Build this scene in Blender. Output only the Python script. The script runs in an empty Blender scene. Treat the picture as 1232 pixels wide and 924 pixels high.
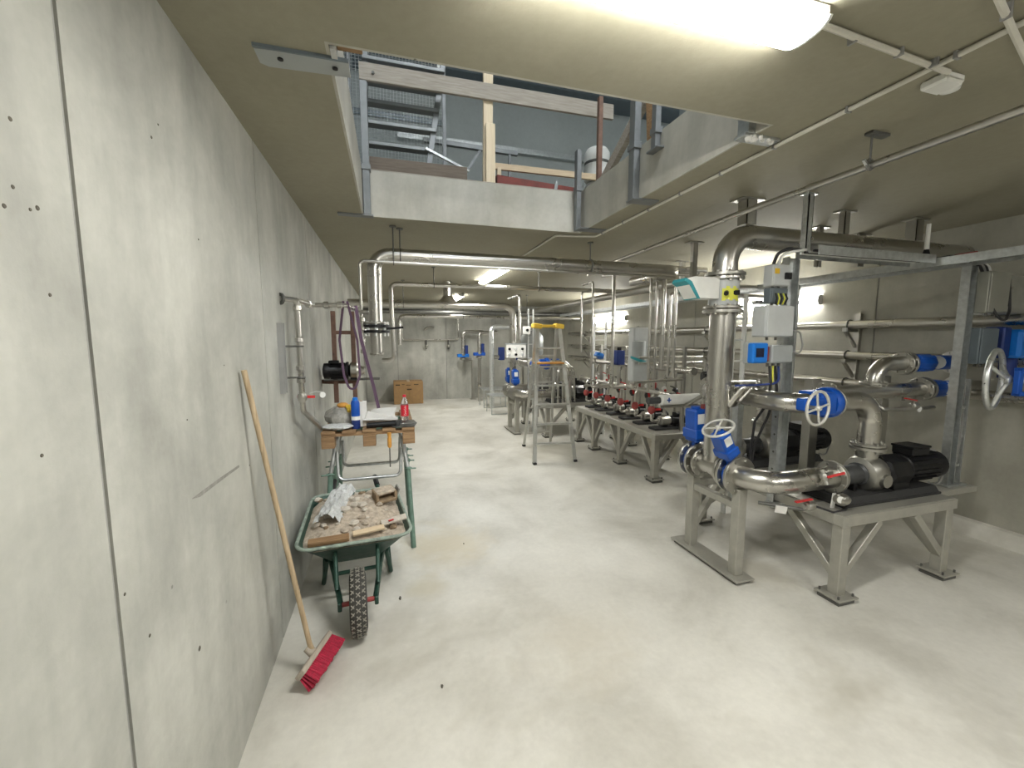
import bpy, math, random
from mathutils import Vector, Matrix, Euler

random.seed(7)
scene = bpy.context.scene
COL = scene.collection
PI = math.pi

# ------------------------------------------------------------------ camera
cam_d = bpy.data.cameras.new('camera')
cam = bpy.data.objects.new('camera', cam_d)
COL.objects.link(cam)
cam_d.sensor_fit = 'HORIZONTAL'
cam_d.sensor_width = 36.0
cam_d.lens = 36.0 * 500.0 / 1232.0
cam_d.clip_start = 0.02
cam.location = (0, 0, 1.7)
cam.rotation_euler = (math.radians(90 - 6.05), 0, math.radians(-16.4))
scene.camera = cam

# ------------------------------------------------------------------ world, exposure
w = bpy.data.worlds.new('world')
scene.world = w
w.use_nodes = True
w.node_tree.nodes['Background'].inputs[0].default_value = (0.55, 0.62, 0.7, 1)
w.node_tree.nodes['Background'].inputs[1].default_value = 0.3
vs = scene.view_settings
vs.view_transform = 'Standard'
vs.look = 'None'
vs.gamma = 1.0
vs.use_curve_mapping = False
vs.exposure = 2.15
LAMP = 18.0      # emission of the tube diffusers
LAMP_UP = 18.0

# ------------------------------------------------------------------ materials
MATS = {}

def _nt(name):
    m = bpy.data.materials.new(name)
    m.use_nodes = True
    nt = m.node_tree
    b = nt.nodes['Principled BSDF']
    return m, nt, b

def c4(c):
    return (c[0], c[1], c[2], 1.0)

def noise(nt, scale, detail=4, rough=0.55, vec=None, dist=0.0):
    n = nt.nodes.new('ShaderNodeTexNoise')
    n.inputs['Scale'].default_value = scale
    n.inputs['Detail'].default_value = detail
    n.inputs['Roughness'].default_value = rough
    n.inputs['Distortion'].default_value = dist
    if vec is not None:
        nt.links.new(vec, n.inputs['Vector'])
    return n

def ramp(nt, fac, stops):
    r = nt.nodes.new('ShaderNodeValToRGB')
    els = r.color_ramp.elements
    while len(els) < len(stops):
        els.new(0.5)
    for e, (p, c) in zip(els, stops):
        e.position = p
        e.color = c4(c) if not isinstance(c, (int, float)) else (c, c, c, 1)
    nt.links.new(fac, r.inputs['Fac'])
    return r

def mix(nt, kind, fac, a, b):
    m = nt.nodes.new('ShaderNodeMix')
    m.data_type = 'RGBA'
    m.blend_type = kind
    for sock, val in ((m.inputs[0], fac), (m.inputs[6], a), (m.inputs[7], b)):
        if isinstance(val, (int, float)):
            sock.default_value = val
        elif isinstance(val, tuple):
            sock.default_value = c4(val)
        else:
            nt.links.new(val, sock)
    return m.outputs[2]

def simple(name, col, rough=0.5, metal=0.0, var=0.12, scale=18.0, bump=0.0, coat=0.0, trans=0.0, spec=0.5, rvar=0.2):
    m, nt, b = _nt(name)
    tc = nt.nodes.new('ShaderNodeTexCoord')
    n = noise(nt, scale, 5, 0.6, tc.outputs['Object'])
    lo = tuple(max(0, c * (1 - var)) for c in col)
    hi = tuple(min(1, c * (1 + var)) for c in col)
    r = ramp(nt, n.outputs['Fac'], [(0.3, lo), (0.7, hi)])
    nt.links.new(r.outputs['Color'], b.inputs['Base Color'])
    r2 = ramp(nt, n.outputs['Fac'], [(0.3, max(0.02, rough * (1 - rvar))), (0.7, min(1, rough * (1 + rvar)))])
    nt.links.new(r2.outputs['Color'], b.inputs['Roughness'])
    b.inputs['Metallic'].default_value = metal
    b.inputs['Coat Weight'].default_value = coat
    b.inputs['Transmission Weight'].default_value = trans
    b.inputs['Specular IOR Level'].default_value = spec
    if bump:
        bp = nt.nodes.new('ShaderNodeBump')
        bp.inputs['Strength'].default_value = bump
        bp.inputs['Distance'].default_value = 0.004
        n2 = noise(nt, scale * 6, 4, 0.6, tc.outputs['Object'])
        nt.links.new(n2.outputs['Fac'], bp.inputs['Height'])
        nt.links.new(bp.outputs['Normal'], b.inputs['Normal'])
    MATS[name] = m
    return m

def concrete(name, dark, mid, light, rough=0.75, streak=0.5, pits=True, spec=0.35, blotch=0.9, bump=0.25, stain=None, spots=()):
    m, nt, b = _nt(name)
    geo = nt.nodes.new('ShaderNodeNewGeometry')
    pos = geo.outputs['Position']
    mp = nt.nodes.new('ShaderNodeMapping')
    mp.inputs['Scale'].default_value = (1, 1, 0.16)
    nt.links.new(pos, mp.inputs['Vector'])
    big = noise(nt, blotch, 6, 0.6, pos, 0.3)
    fine = noise(nt, 26, 5, 0.65, pos)
    run = noise(nt, 5.0, 5, 0.6, mp.outputs['Vector'], 0.2)
    base = ramp(nt, big.outputs['Fac'], [(0.30, dark), (0.5, mid), (0.70, light)]).outputs['Color']
    sr = ramp(nt, run.outputs['Fac'], [(0.35, 0.78), (0.6, 1.0)]).outputs['Color']
    col = mix(nt, 'MULTIPLY', streak, base, sr)
    fr = ramp(nt, fine.outputs['Fac'], [(0.3, 0.86), (0.7, 1.0)]).outputs['Color']
    col = mix(nt, 'MULTIPLY', 0.6, col, fr)
    if stain:
        sn = noise(nt, 0.55, 5, 0.62, pos, 0.6)
        sf = ramp(nt, sn.outputs['Fac'], [(0.52, 0.0), (0.68, 1.0)]).outputs['Color']
        col = mix(nt, 'MIX', sf, col, stain)
    for (sx, sy, sr, scol, amt) in spots:        # spilt dust and wet marks with a place and outline of their own
        dn = nt.nodes.new('ShaderNodeVectorMath'); dn.operation = 'DISTANCE'
        nt.links.new(pos, dn.inputs[0]); dn.inputs[1].default_value = (sx, sy, 0)
        wob = noise(nt, 3.2, 5, 0.65, pos, 0.4)
        ad = nt.nodes.new('ShaderNodeMath'); ad.operation = 'MULTIPLY_ADD'
        nt.links.new(wob.outputs['Fac'], ad.inputs[0]); ad.inputs[1].default_value = sr * 1.6
        nt.links.new(dn.outputs['Value'], ad.inputs[2])
        dv = nt.nodes.new('ShaderNodeMath'); dv.operation = 'DIVIDE'
        nt.links.new(ad.outputs[0], dv.inputs[0]); dv.inputs[1].default_value = sr * 2.2
        sm = ramp(nt, dv.outputs[0], [(0.45, amt), (0.75, 0.0)]).outputs['Color']
        col = mix(nt, 'MIX', sm, col, scol)
    if pits:
        vo = nt.nodes.new('ShaderNodeTexVoronoi')
        vo.inputs['Scale'].default_value = 7.0
        vo.inputs['Randomness'].default_value = 1.0
        nt.links.new(pos, vo.inputs['Vector'])
        pr = ramp(nt, vo.outputs['Distance'], [(0.035, 1.0), (0.055, 0.0)]).outputs['Color']
        gate = ramp(nt, noise(nt, 2.3, 2, 0.5, pos).outputs['Fac'], [(0.52, 0.0), (0.56, 1.0)]).outputs['Color']
        pf = mix(nt, 'MULTIPLY', 1.0, pr, gate)
        col = mix(nt, 'MIX', pf, col, tuple(c * 0.3 for c in dark))
    nt.links.new(col, b.inputs['Base Color'])
    b.inputs['Roughness'].default_value = rough
    b.inputs['Specular IOR Level'].default_value = spec
    bp = nt.nodes.new('ShaderNodeBump')
    bp.inputs['Strength'].default_value = bump
    bp.inputs['Distance'].default_value = 0.004
    nt.links.new(fine.outputs['Fac'], bp.inputs['Height'])
    nt.links.new(bp.outputs['Normal'], b.inputs['Normal'])
    MATS[name] = m
    return m

def woodmat(name, dark, light, rough=0.7, axis=0, scale=6.0):
    m, nt, b = _nt(name)
    tc = nt.nodes.new('ShaderNodeTexCoord')
    mp = nt.nodes.new('ShaderNodeMapping')
    s = [12.0, 12.0, 12.0]
    s[axis] = 0.9
    mp.inputs['Scale'].default_value = s
    nt.links.new(tc.outputs['Object'], mp.inputs['Vector'])
    n = noise(nt, scale, 5, 0.6, mp.outputs['Vector'], 0.5)
    r = ramp(nt, n.outputs['Fac'], [(0.3, dark), (0.7, light)])
    nt.links.new(r.outputs['Color'], b.inputs['Base Color'])
    b.inputs['Roughness'].default_value = rough
    MATS[name] = m
    return m

def emit(name, col, strength):
    m, nt, b = _nt(name)
    b.inputs['Base Color'].default_value = c4((0.8, 0.8, 0.8))
    b.inputs['Emission Color'].default_value = c4(col)
    b.inputs['Emission Strength'].default_value = strength
    MATS[name] = m
    return m

concrete('wall_concrete', (0.34, 0.342, 0.31), (0.475, 0.477, 0.435), (0.61, 0.61, 0.56), streak=0.75, blotch=1.3)
concrete('right_wall_concrete', (0.34, 0.33, 0.28), (0.44, 0.43, 0.37), (0.5, 0.49, 0.43), rough=0.42, streak=0.5, pits=False, spec=0.5, bump=0.08)
concrete('joint_concrete', (0.28, 0.28, 0.262), (0.33, 0.33, 0.31), (0.38, 0.38, 0.355), pits=False)
concrete('floor_concrete', (0.50, 0.485, 0.43), (0.67, 0.655, 0.60), (0.78, 0.765, 0.71), rough=0.5, streak=0.0, pits=False, blotch=1.1, bump=0.12, stain=(0.47, 0.45, 0.385), spots=((0.38, 3.35, 0.55, (0.56, 0.49, 0.34), 0.6), (0.2, 2.75, 0.22, (0.55, 0.50, 0.36), 0.5), (2.55, 2.3, 0.35, (0.42, 0.39, 0.31), 0.55), (1.0, 2.0, 0.5, (0.52, 0.47, 0.37), 0.35)))
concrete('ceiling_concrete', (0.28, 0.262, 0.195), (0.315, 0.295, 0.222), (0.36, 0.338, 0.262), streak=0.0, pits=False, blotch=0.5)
concrete('slab_edge_concrete', (0.42, 0.40, 0.34), (0.50, 0.48, 0.42), (0.58, 0.56, 0.50), streak=0.7, blotch=1.8)
concrete('upper_wall_paint', (0.44, 0.47, 0.46), (0.48, 0.51, 0.50), (0.53, 0.56, 0.55), streak=0.1, pits=False)
simple('stainless', (0.54, 0.525, 0.49), 0.28, 1.0, 0.05, 3, rvar=0.06)
simple('stainless_dull', (0.45, 0.44, 0.405), 0.40, 1.0, 0.06, 5, rvar=0.06)
simple('galvanised', (0.56, 0.58, 0.58), 0.38, 0.9, 0.16, 30)
simple('galvanised_bright', (0.72, 0.74, 0.74), 0.33, 0.85, 0.12, 30)
simple('upstairs_steel', (0.22, 0.23, 0.235), 0.5, 0.5, 0.12, 16)
simple('frame_steel', (0.41, 0.40, 0.355), 0.42, 0.45, 0.10, 16)
simple('dark_steel', (0.16, 0.16, 0.15), 0.5, 0.7, 0.2, 20)
simple('black_paint', (0.009, 0.009, 0.010), 0.38, 0.0, 0.3, 20, spec=0.3)
simple('black_rubber', (0.03, 0.03, 0.03), 0.75, 0.0, 0.3, 40, bump=0.2)
simple('charcoal_casting', (0.055, 0.057, 0.058), 0.45, 0.2, 0.3, 25, bump=0.1)
simple('blue_paint', (0.004, 0.075, 0.40), 0.38, 0.0, 0.15, 10)
simple('blue_plastic', (0.008, 0.17, 0.62), 0.35, 0.0, 0.1, 10)
simple('dark_blue', (0.01, 0.03, 0.16), 0.45, 0.0, 0.2, 10)
simple('red_paint', (0.55, 0.03, 0.03), 0.4, 0.0, 0.2, 12)
simple('dull_red', (0.30, 0.05, 0.045), 0.5, 0.0, 0.25, 12)
simple('white_plastic', (0.78, 0.78, 0.75), 0.4, 0.0, 0.05, 10)
simple('grey_plastic', (0.52, 0.54, 0.54), 0.42, 0.0, 0.06, 10)
simple('grey_enclosure', (0.36, 0.38, 0.38), 0.42, 0.1, 0.06, 10)
simple('olive_grey_enclosure', (0.30, 0.30, 0.26), 0.40, 0.2, 0.06, 10)
simple('slate_enclosure', (0.14, 0.17, 0.19), 0.45, 0.1, 0.1, 10)
simple('teal_plastic', (0.03, 0.30, 0.34), 0.4, 0.0, 0.1, 10)
simple('wheel_paint', (0.62, 0.61, 0.57), 0.42, 0.3, 0.08, 10)
simple('yellow_plastic', (0.72, 0.48, 0.05), 0.45, 0.0, 0.12, 10)
simple('orange_plastic', (0.62, 0.30, 0.06), 0.5, 0.0, 0.12, 10)
simple('yellow_label', (0.72, 0.72, 0.08), 0.5, 0.0, 0.1, 10)
simple('amber_label', (0.80, 0.50, 0.03), 0.5, 0.0, 0.1, 10)
simple('screen', (0.006, 0.008, 0.03), 0.15, 0.0, 0.1, 10)
simple('cardboard', (0.36, 0.22, 0.10), 0.85, 0.0, 0.12, 14)
simple('print_ink', (0.05, 0.035, 0.02), 0.8, 0.0, 0.1, 14)
simple('packing_tape', (0.45, 0.33, 0.20), 0.3, 0.0, 0.1, 14)
simple('green_steel', (0.022, 0.065, 0.047), 0.45, 0.2, 0.3, 22)
simple('trestle_green', (0.15, 0.24, 0.19), 0.5, 0.3, 0.2, 22)
simple('dusty_green_rim', (0.28, 0.34, 0.29), 0.65, 0.1, 0.35, 30)
simple('tyre_rubber', (0.055, 0.053, 0.048), 0.85, 0.0, 0.3, 40)
simple('tyre_dust', (0.30, 0.285, 0.245), 0.9, 0.0, 0.3, 60)
simple('rubble', (0.46, 0.39, 0.31), 0.95, 0.0, 0.35, 34, bump=0.6)
simple('rubble_light', (0.56, 0.51, 0.44), 0.95, 0.0, 0.2, 30, bump=0.5)
simple('rubble_dark', (0.25, 0.18, 0.11), 0.95, 0.0, 0.3, 30, bump=0.5)
simple('clear_foil', (0.55, 0.56, 0.55), 0.4, 0.0, 0.2, 60, bump=0.3)
simple('bristle_red', (0.42, 0.02, 0.055), 0.7, 0.0, 0.3, 60)
simple('purple_webbing', (0.105, 0.06, 0.10), 0.8, 0.0, 0.2, 60)
simple('paper', (0.72, 0.71, 0.68), 0.7, 0.0, 0.06, 8)
simple('grey_cloth', (0.30, 0.29, 0.26), 0.9, 0.0, 0.4, 18, bump=0.5)
simple('bottle_plastic', (0.75, 0.72, 0.70), 0.08, 0.0, 0.05, 10, trans=0.85)
simple('cola_red', (0.62, 0.02, 0.04), 0.35, 0.0, 0.1, 10)
simple('scuff', (0.26, 0.255, 0.23), 0.8, 0.0, 0.3, 40)
simple('debris', (0.10, 0.09, 0.07), 0.9, 0.0, 0.3, 30)
simple('rust_steel', (0.20, 0.12, 0.09), 0.7, 0.4, 0.35, 20)
simple('red_brown_tarp', (0.22, 0.06, 0.05), 0.75, 0.0, 0.3, 8)
simple('aluminium', (0.62, 0.62, 0.59), 0.40, 0.9, 0.1, 12)
simple('cable_white', (0.75, 0.76, 0.74), 0.5, 0.0, 0.06, 10)
simple('cable_black', (0.02, 0.02, 0.022), 0.55, 0.0, 0.2, 10)
simple('cable_grey', (0.28, 0.28, 0.27), 0.55, 0.0, 0.1, 10)
simple('conduit', (0.62, 0.60, 0.53), 0.5, 0.0, 0.08, 10)
woodmat('pallet_wood', (0.20, 0.115, 0.055), (0.36, 0.225, 0.115), axis=0)
woodmat('pine', (0.70, 0.57, 0.40), (0.80, 0.68, 0.50), axis=2)
woodmat('pine_x', (0.60, 0.46, 0.30), (0.74, 0.60, 0.42), axis=0)
woodmat('old_board', (0.27, 0.24, 0.20), (0.42, 0.375, 0.325), axis=0)
woodmat('brown_board', (0.11, 0.085, 0.065), (0.19, 0.15, 0.115), axis=0)
woodmat('broom_wood', (0.34, 0.25, 0.15), (0.60, 0.47, 0.31), axis=2)
woodmat('broom_block', (0.36, 0.31, 0.25), (0.50, 0.44, 0.37), axis=1)
emit('near_tube_light', (1.0, 0.985, 0.93), LAMP * 1.35)
emit('side_tube_light', (1.0, 0.985, 0.93), LAMP * 1.05)
emit('tube_light', (1.0, 0.985, 0.93), LAMP)
emit('upper_light', (0.93, 0.97, 1.0), LAMP_UP)

# ------------------------------------------------------------------ mesh builder
W = {}       # world offset of every parent object

def frame_of(axis):
    a = Vector(axis).normalized()
    t = Vector((0, 0, 1)) if abs(a.z) < 0.9 else Vector((1, 0, 0))
    u = t.cross(a).normalized()
    return u, a.cross(u), a

def rounded(pts, R, n=6):
    pts = [Vector(p) for p in pts]
    if not R or len(pts) < 3:
        return pts
    out = [pts[0]]
    for i in range(1, len(pts) - 1):
        p, a, b = pts[i], pts[i - 1], pts[i + 1]
        d1, d2 = (a - p), (b - p)
        l1, l2 = d1.length, d2.length
        d1.normalize(); d2.normalize()
        ang = d1.angle(d2)
        if ang > PI - 0.02:
            out.append(p); continue
        d = min(R / math.tan(ang / 2), l1 * 0.49 if i > 1 else l1 * 0.98, l2 * 0.49 if i < len(pts) - 2 else l2 * 0.98)
        s, e = p + d1 * d, p + d2 * d
        r = d * math.tan(ang / 2)
        c = p + (d1 + d2).normalized() * (r / math.sin(ang / 2))
        vs_, ve = s - c, e - c
        tot = vs_.angle(ve)
        ax = vs_.cross(ve).normalized()
        for k in range(n + 1):
            out.append(c + Matrix.Rotation(tot * k / n, 3, ax) @ vs_)
    out.append(pts[-1])
    return out

class MB:
    def __init__(self):
        self.v = []; self.f = []
    def raw(self, verts, faces):
        o = len(self.v)
        self.v += [Vector(p) for p in verts]
        self.f += [tuple(o + i for i in q) for q in faces]
        return self
    def box(self, x0, x1, y0, y1, z0, z1, ch=0.0):
        return self.obox(((x0 + x1) / 2, (y0 + y1) / 2, (z0 + z1) / 2), (abs(x1 - x0), abs(y1 - y0), abs(z1 - z0)), None, ch)
    def obox(self, c, s, R=None, ch=0.0):
        c = Vector(c)
        if R is None:
            R = Matrix.Identity(3)
        elif isinstance(R, (tuple, list)):
            R = Euler(R).to_matrix()
        hx, hy, hz = s[0] / 2, s[1] / 2, s[2] / 2
        if ch <= 0:
            vv = [c + R @ Vector((x * hx, y * hy, z * hz)) for x in (-1, 1) for y in (-1, 1) for z in (-1, 1)]
            return self.raw(vv, [(0, 1, 3, 2), (4, 6, 7, 5), (0, 4, 5, 1), (2, 3, 7, 6), (0, 2, 6, 4), (1, 5, 7, 3)])
        ch = min(ch, hx * 0.9, hy * 0.9, hz * 0.9)
        vv = []; idx = {}
        for x in (-1, 1):
            for y in (-1, 1):
                for z in (-1, 1):
                    for k in range(3):
                        p = [x * hx, y * hy, z * hz]
                        for j in range(3):
                            if j != k:
                                p[j] -= (x, y, z)[j] * ch
                        idx[(x, y, z, k)] = len(vv)
                        vv.append(c + R @ Vector(p))
        ff = []
        for k in range(3):
            for s_ in (-1, 1):
                a, b = [j for j in range(3) if j != k]
                loop = []
                for (p, q) in ((-1, -1), (1, -1), (1, 1), (-1, 1)):
                    t = [0, 0, 0]; t[k] = s_; t[a] = p; t[b] = q
                    loop.append(idx[(t[0], t[1], t[2], k)])
                if (s_ == 1) == (k == 1):
                    loop.reverse()
                ff.append(tuple(loop))
        for k in range(3):
            a, b = [j for j in range(3) if j != k]
            for p in (-1, 1):
                for q in (-1, 1):
                    def K(e, kk):
                        t = [0, 0, 0]; t[k] = e; t[a] = p; t[b] = q
                        return idx[(t[0], t[1], t[2], kk)]
                    loop = [K(-1, a), K(1, a), K(1, b), K(-1, b)]
                    if (p * q == 1) != (k == 1):
                        loop.reverse()
                    ff.append(tuple(loop))
        for x in (-1, 1):
            for y in (-1, 1):
                for z in (-1, 1):
                    loop = [idx[(x, y, z, 0)], idx[(x, y, z, 1)], idx[(x, y, z, 2)]]
                    if x * y * z < 0:
                        loop.reverse()
                    ff.append(tuple(loop))
        return self.raw(vv, ff)
    def lathe(self, prof, p0, axis, n=16, cap0=True, cap1=True):
        u, v_, a = frame_of(axis)
        p0 = Vector(p0)
        vv = []
        for (r, h) in prof:
            for k in range(n):
                t = 2 * PI * k / n
                vv.append(p0 + a * h + (u * math.cos(t) + v_ * math.sin(t)) * r)
        ff = []
        for i in range(len(prof) - 1):
            for k in range(n):
                k2 = (k + 1) % n
                ff.append((i * n + k, i * n + k2, (i + 1) * n + k2, (i + 1) * n + k))
        if cap0: ff.append(tuple(range(n - 1, -1, -1)))
        if cap1: ff.append(tuple((len(prof) - 1) * n + k for k in range(n)))
        return self.raw(vv, ff)
    def cyl(self, p0, p1, r, r2=None, n=14):
        p0, p1 = Vector(p0), Vector(p1)
        return self.lathe([(r, 0), (r if r2 is None else r2, (p1 - p0).length)], p0, p1 - p0, n)
    def tube(self, pts, r, n=10, R=None, steps=6, sq=1.0):
        pts = rounded(pts, R, steps)
        P_ = [pts[0]]
        for p in pts[1:]:
            if (p - P_[-1]).length > 1e-5: P_.append(p)
        pts = P_
        m = len(pts)
        tang = []
        for i in range(m):
            t = (pts[min(i + 1, m - 1)] - pts[max(i - 1, 0)]).normalized()
            tang.append(t)
        u, v_, a = frame_of(tang[0])
        vv = []
        for i in range(m):
            if i:
                q = tang[i - 1].rotation_difference(tang[i])
                u = q @ u
            v2 = tang[i].cross(u).normalized()
            rr = r[i] if isinstance(r, (list, tuple)) else r
            for k in range(n):
                t = 2 * PI * k / n
                vv.append(pts[i] + u * math.cos(t) * rr + v2 * math.sin(t) * rr * sq)
        ff = []
        for i in range(m - 1):
            for k in range(n):
                k2 = (k + 1) % n
                ff.append((i * n + k, i * n + k2, (i + 1) * n + k2, (i + 1) * n + k))
        ff.append(tuple(range(n - 1, -1, -1)))
        ff.append(tuple((m - 1) * n + k for k in range(n)))
        return self.raw(vv, ff)
    def beam(self, p0, p1, w_, h_, up=(0, 0, 1), ch=0.0):
        p0, p1 = Vector(p0), Vector(p1)
        d = (p1 - p0)
        L = d.length
        x = d.normalized()
        up = Vector(up)
        y = up.cross(x)
        if y.length < 1e-4: y = Vector((0, 1, 0)).cross(x)
        y.normalize()
        z = x.cross(y)
        R = Matrix((x, y, z)).transposed()
        return self.obox((p0 + p1) / 2, (L, w_, h_), R, ch)
    def torus(self, c, axis, R, r, n=28, m=8):
        u, v_, a = frame_of(axis)
        c = Vector(c)
        vv = []; ff = []
        for i in range(n):
            t = 2 * PI * i / n
            d = u * math.cos(t) + v_ * math.sin(t)
            for j in range(m):
                s = 2 * PI * j / m
                vv.append(c + d * (R + r * math.cos(s)) + a * (r * math.sin(s)))
        for i in range(n):
            for j in range(m):
                ff.append((i * m + j, ((i + 1) % n) * m + j, ((i + 1) % n) * m + (j + 1) % m, i * m + (j + 1) % m))
        return self.raw(vv, ff)
    def sphere(self, c, r, n=14, m=8, jit=0.0):
        c = Vector(c)
        if isinstance(r, (int, float)): r = (r, r, r)
        vv = [c + Vector((0, 0, -r[2]))]; ff = []
        for i in range(1, m):
            ph = -PI / 2 + PI * i / m
            for k in range(n):
                t = 2 * PI * k / n
                j = 1 + random.uniform(-jit, jit)
                vv.append(c + Vector((r[0] * math.cos(ph) * math.cos(t), r[1] * math.cos(ph) * math.sin(t), r[2] * math.sin(ph))) * j)
        vv.append(c + Vector((0, 0, r[2])))
        for k in range(n):
            ff.append((0, 1 + (k + 1) % n, 1 + k))
            ff.append((len(vv) - 1, 1 + (m - 2) * n + k, 1 + (m - 2) * n + (k + 1) % n))
        for i in range(m - 2):
            for k in range(n):
                ff.append((1 + i * n + k, 1 + i * n + (k + 1) % n, 1 + (i + 1) * n + (k + 1) % n, 1 + (i + 1) * n + k))
        return self.raw(vv, ff)
    def prism(self, poly, vec):
        vec = Vector(vec)
        n = len(poly)
        a = [Vector(p) for p in poly]
        vv = a + [p + vec for p in a]
        ff = [tuple(range(n - 1, -1, -1)), tuple(range(n, 2 * n))]
        for i in range(n):
            j = (i + 1) % n
            ff.append((i, j, n + j, n + i))
        return self.raw(vv, ff)
    def flange(self, c, axis, r, t=0.022, bolts=8, n=24):
        a = Vector(axis).normalized()
        c = Vector(c)
        self.lathe([(r - 0.003, -t / 2), (r, -t / 2 + 0.003), (r, t / 2 - 0.003), (r - 0.003, t / 2)], c, a, n)
        u, v_, _ = frame_of(a)
        for k in range(bolts):
            q = 2 * PI * (k + 0.5) / bolts
            p = c + (u * math.cos(q) + v_ * math.sin(q)) * (r * 0.82)
            self.cyl(p - a * (t / 2 + 0.012), p + a * (t / 2 + 0.012), r * 0.085 + 0.002, n=6)
        return self
    def build(self, name, mat, parent=None, label=None, cat=None, group=None, kind=None, angle=35):
        off = W.get(parent, Vector((0, 0, 0))) if parent is not None else Vector((0, 0, 0))
        base = off
        if parent is None and self.v:
            # origin at the base centre of the thing
            xs = [p.x for p in self.v]; ys = [p.y for p in self.v]; zs = [p.z for p in self.v]
            base = Vector(((min(xs) + max(xs)) / 2, (min(ys) + max(ys)) / 2, min(zs)))
        me = bpy.data.meshes.new(name)
        me.from_pydata([tuple(p - base) for p in self.v], [], self.f)
        me.update()
        me.shade_smooth()
        me.set_sharp_from_angle(angle=math.radians(angle))
        me.materials.append(MATS[mat])
        o = bpy.data.objects.new(name, me)
        COL.objects.link(o)
        if parent is not None:
            o.parent = parent
        else:
            o.location = base
        W[o] = base
        return tag(o, label, cat, group, kind)

def tag(o, label=None, cat=None, group=None, kind=None):
    if label: o['label'] = label
    if cat: o['category'] = cat
    if group: o['group'] = group
    if kind: o['kind'] = kind
    return o

def thing(name, label, cat, loc, group=None):
    o = bpy.data.objects.new(name, None)
    o.empty_display_size = 0.1
    COL.objects.link(o)
    o.location = loc
    W[o] = Vector(loc)
    return tag(o, label, cat, group)

def struct(name, mb, mat, parent=None):
    return mb.build(name, mat, parent, kind='structure' if parent is None else None)

# ------------------------------------------------------------------ the room
XL, XR, YF, YB, ZC, ZT = -0.63, 4.9, 12.0, -3.6, 2.7, 3.06
HX0, HX1, HY0, HY1 = -0.18, 1.755, 1.63, 3.70       # ceiling hatch

struct('floor', MB().box(XL - 0.3, XR + 0.3, YB - 0.3, YF + 0.3, -0.25, 0.0), 'floor_concrete')
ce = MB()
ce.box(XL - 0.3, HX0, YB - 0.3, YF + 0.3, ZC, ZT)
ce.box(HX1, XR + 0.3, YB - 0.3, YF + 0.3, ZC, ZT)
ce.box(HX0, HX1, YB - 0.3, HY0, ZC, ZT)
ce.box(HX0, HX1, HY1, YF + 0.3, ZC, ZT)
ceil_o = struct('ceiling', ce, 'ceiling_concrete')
# cast faces of the hatch opening (thin pour lip on the slab edge)
MB().box(HX0, HX1, HY1 - 0.012, HY1, ZC, ZT).build('hatch_edge', 'slab_edge_concrete', ceil_o)
MB().box(HX1 - 0.012, HX1, HY0, HY1 - 0.012, ZC, ZT).build('hatch_edge', 'slab_edge_concrete', ceil_o)
MB().box(HX0, HX0 + 0.012, HY0, HY1 - 0.012, ZC, ZT).build('hatch_edge', 'slab_edge_concrete', ceil_o)
MB().box(HX0 + 0.012, HX1 - 0.012, HY0, HY0 + 0.012, ZC, ZT).build('hatch_edge', 'slab_edge_concrete', ceil_o)

PW, GAP, RC = 1.35, 0.016, 0.009
wl = struct('wall_left', MB().box(XL - 0.3, XL - RC, YB - 0.3, YF + 0.3, 0, ZC), 'joint_concrete')
wr = struct('wall_right', MB().box(XR + RC, XR + 0.3, YB - 0.3, YF + 0.3, 0, ZC), 'joint_concrete')
wf = struct('wall_far', MB().box(XL - RC, XR + RC, YF + RC, YF + 0.3, 0, ZC), 'joint_concrete')
struct('wall_rear', MB().box(XL - RC, XR + RC, YB - 0.3, YB, 0, ZC), 'wall_concrete')
y = 1.14 - 4 * PW
while y < YF:
    a, b = max(y, YB), min(y + PW, YF)
    if b - a > 0.05:
        MB().box(XL - RC - 0.02, XL, a + GAP / 2, b - GAP / 2, 0.0, ZC).build('panel', 'wall_concrete', wl)
    y += PW
for yj in (1.14, 2.49, 3.84, 5.19, 6.54):
    MB().cyl((XL - RC, yj, 0.0), (XL - RC, yj, ZC), 0.0065, n=10).build('joint_bead', 'joint_concrete', wl)
for k, (yy, zz, sr) in enumerate(((0.997, 2.088, 8), (1.042, 1.787, 7), (1.036, 1.948, 9), (1.018, 1.94, 6), (1.485, 2.272, 8), (0.985, 1.969, 7), (0.962, 1.93, 8), (0.977, 1.485, 7), (1.511, 0.688, 16), (1.251, 0.923, 9), (1.53, 2.327, 6), (1.557, 1.445, 5), (1.169, 1.09, 8), (2.116, 1.129, 6), (1.75, 2.05, 6), (1.9, 1.6, 5))):
    MB().lathe([(sr * 0.00055, 0), (sr * 0.00045, 0.0012)], (XL, yy, zz), (1, 0, 0), 9).build('pit', 'debris', wl)
MB().prism([(XL, 1.545, 1.186), (XL, 1.75, 1.182), (XL, 1.985, 1.170), (XL, 1.985, 1.160), (XL, 1.75, 1.168), (XL, 1.60, 1.172)], (0.0012, 0, 0)).build('scuff_mark', 'scuff', wl)
y = 3.15 - 3 * 2.7
while y < YF:
    a, b = max(y, YB), min(y + 2.7, YF)
    if b - a > 0.05:
        MB().box(XR, XR + RC + 0.02, a + GAP / 2, b - GAP / 2, 0.0, ZC).build('panel', 'right_wall_concrete', wr)
    y += 2.7
xs = [XL, 0.22, 1.57, 2.92, 4.27, XR]
for a, b in zip(xs[:-1], xs[1:]):
    MB().box(a + GAP / 2, b - GAP / 2, YF, YF + RC + 0.02, 0.0, ZC).build('panel', 'wall_concrete', wf)
struct('trim_1', MB().prism([(XR - 0.11, YB, 0), (XR, YB, 0), (XR, YB, 0.125), (XR - 0.045, YB, 0.115), (XR - 0.10, YB, 0.05)], (0, YF - YB, 0)), 'floor_concrete')

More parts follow.
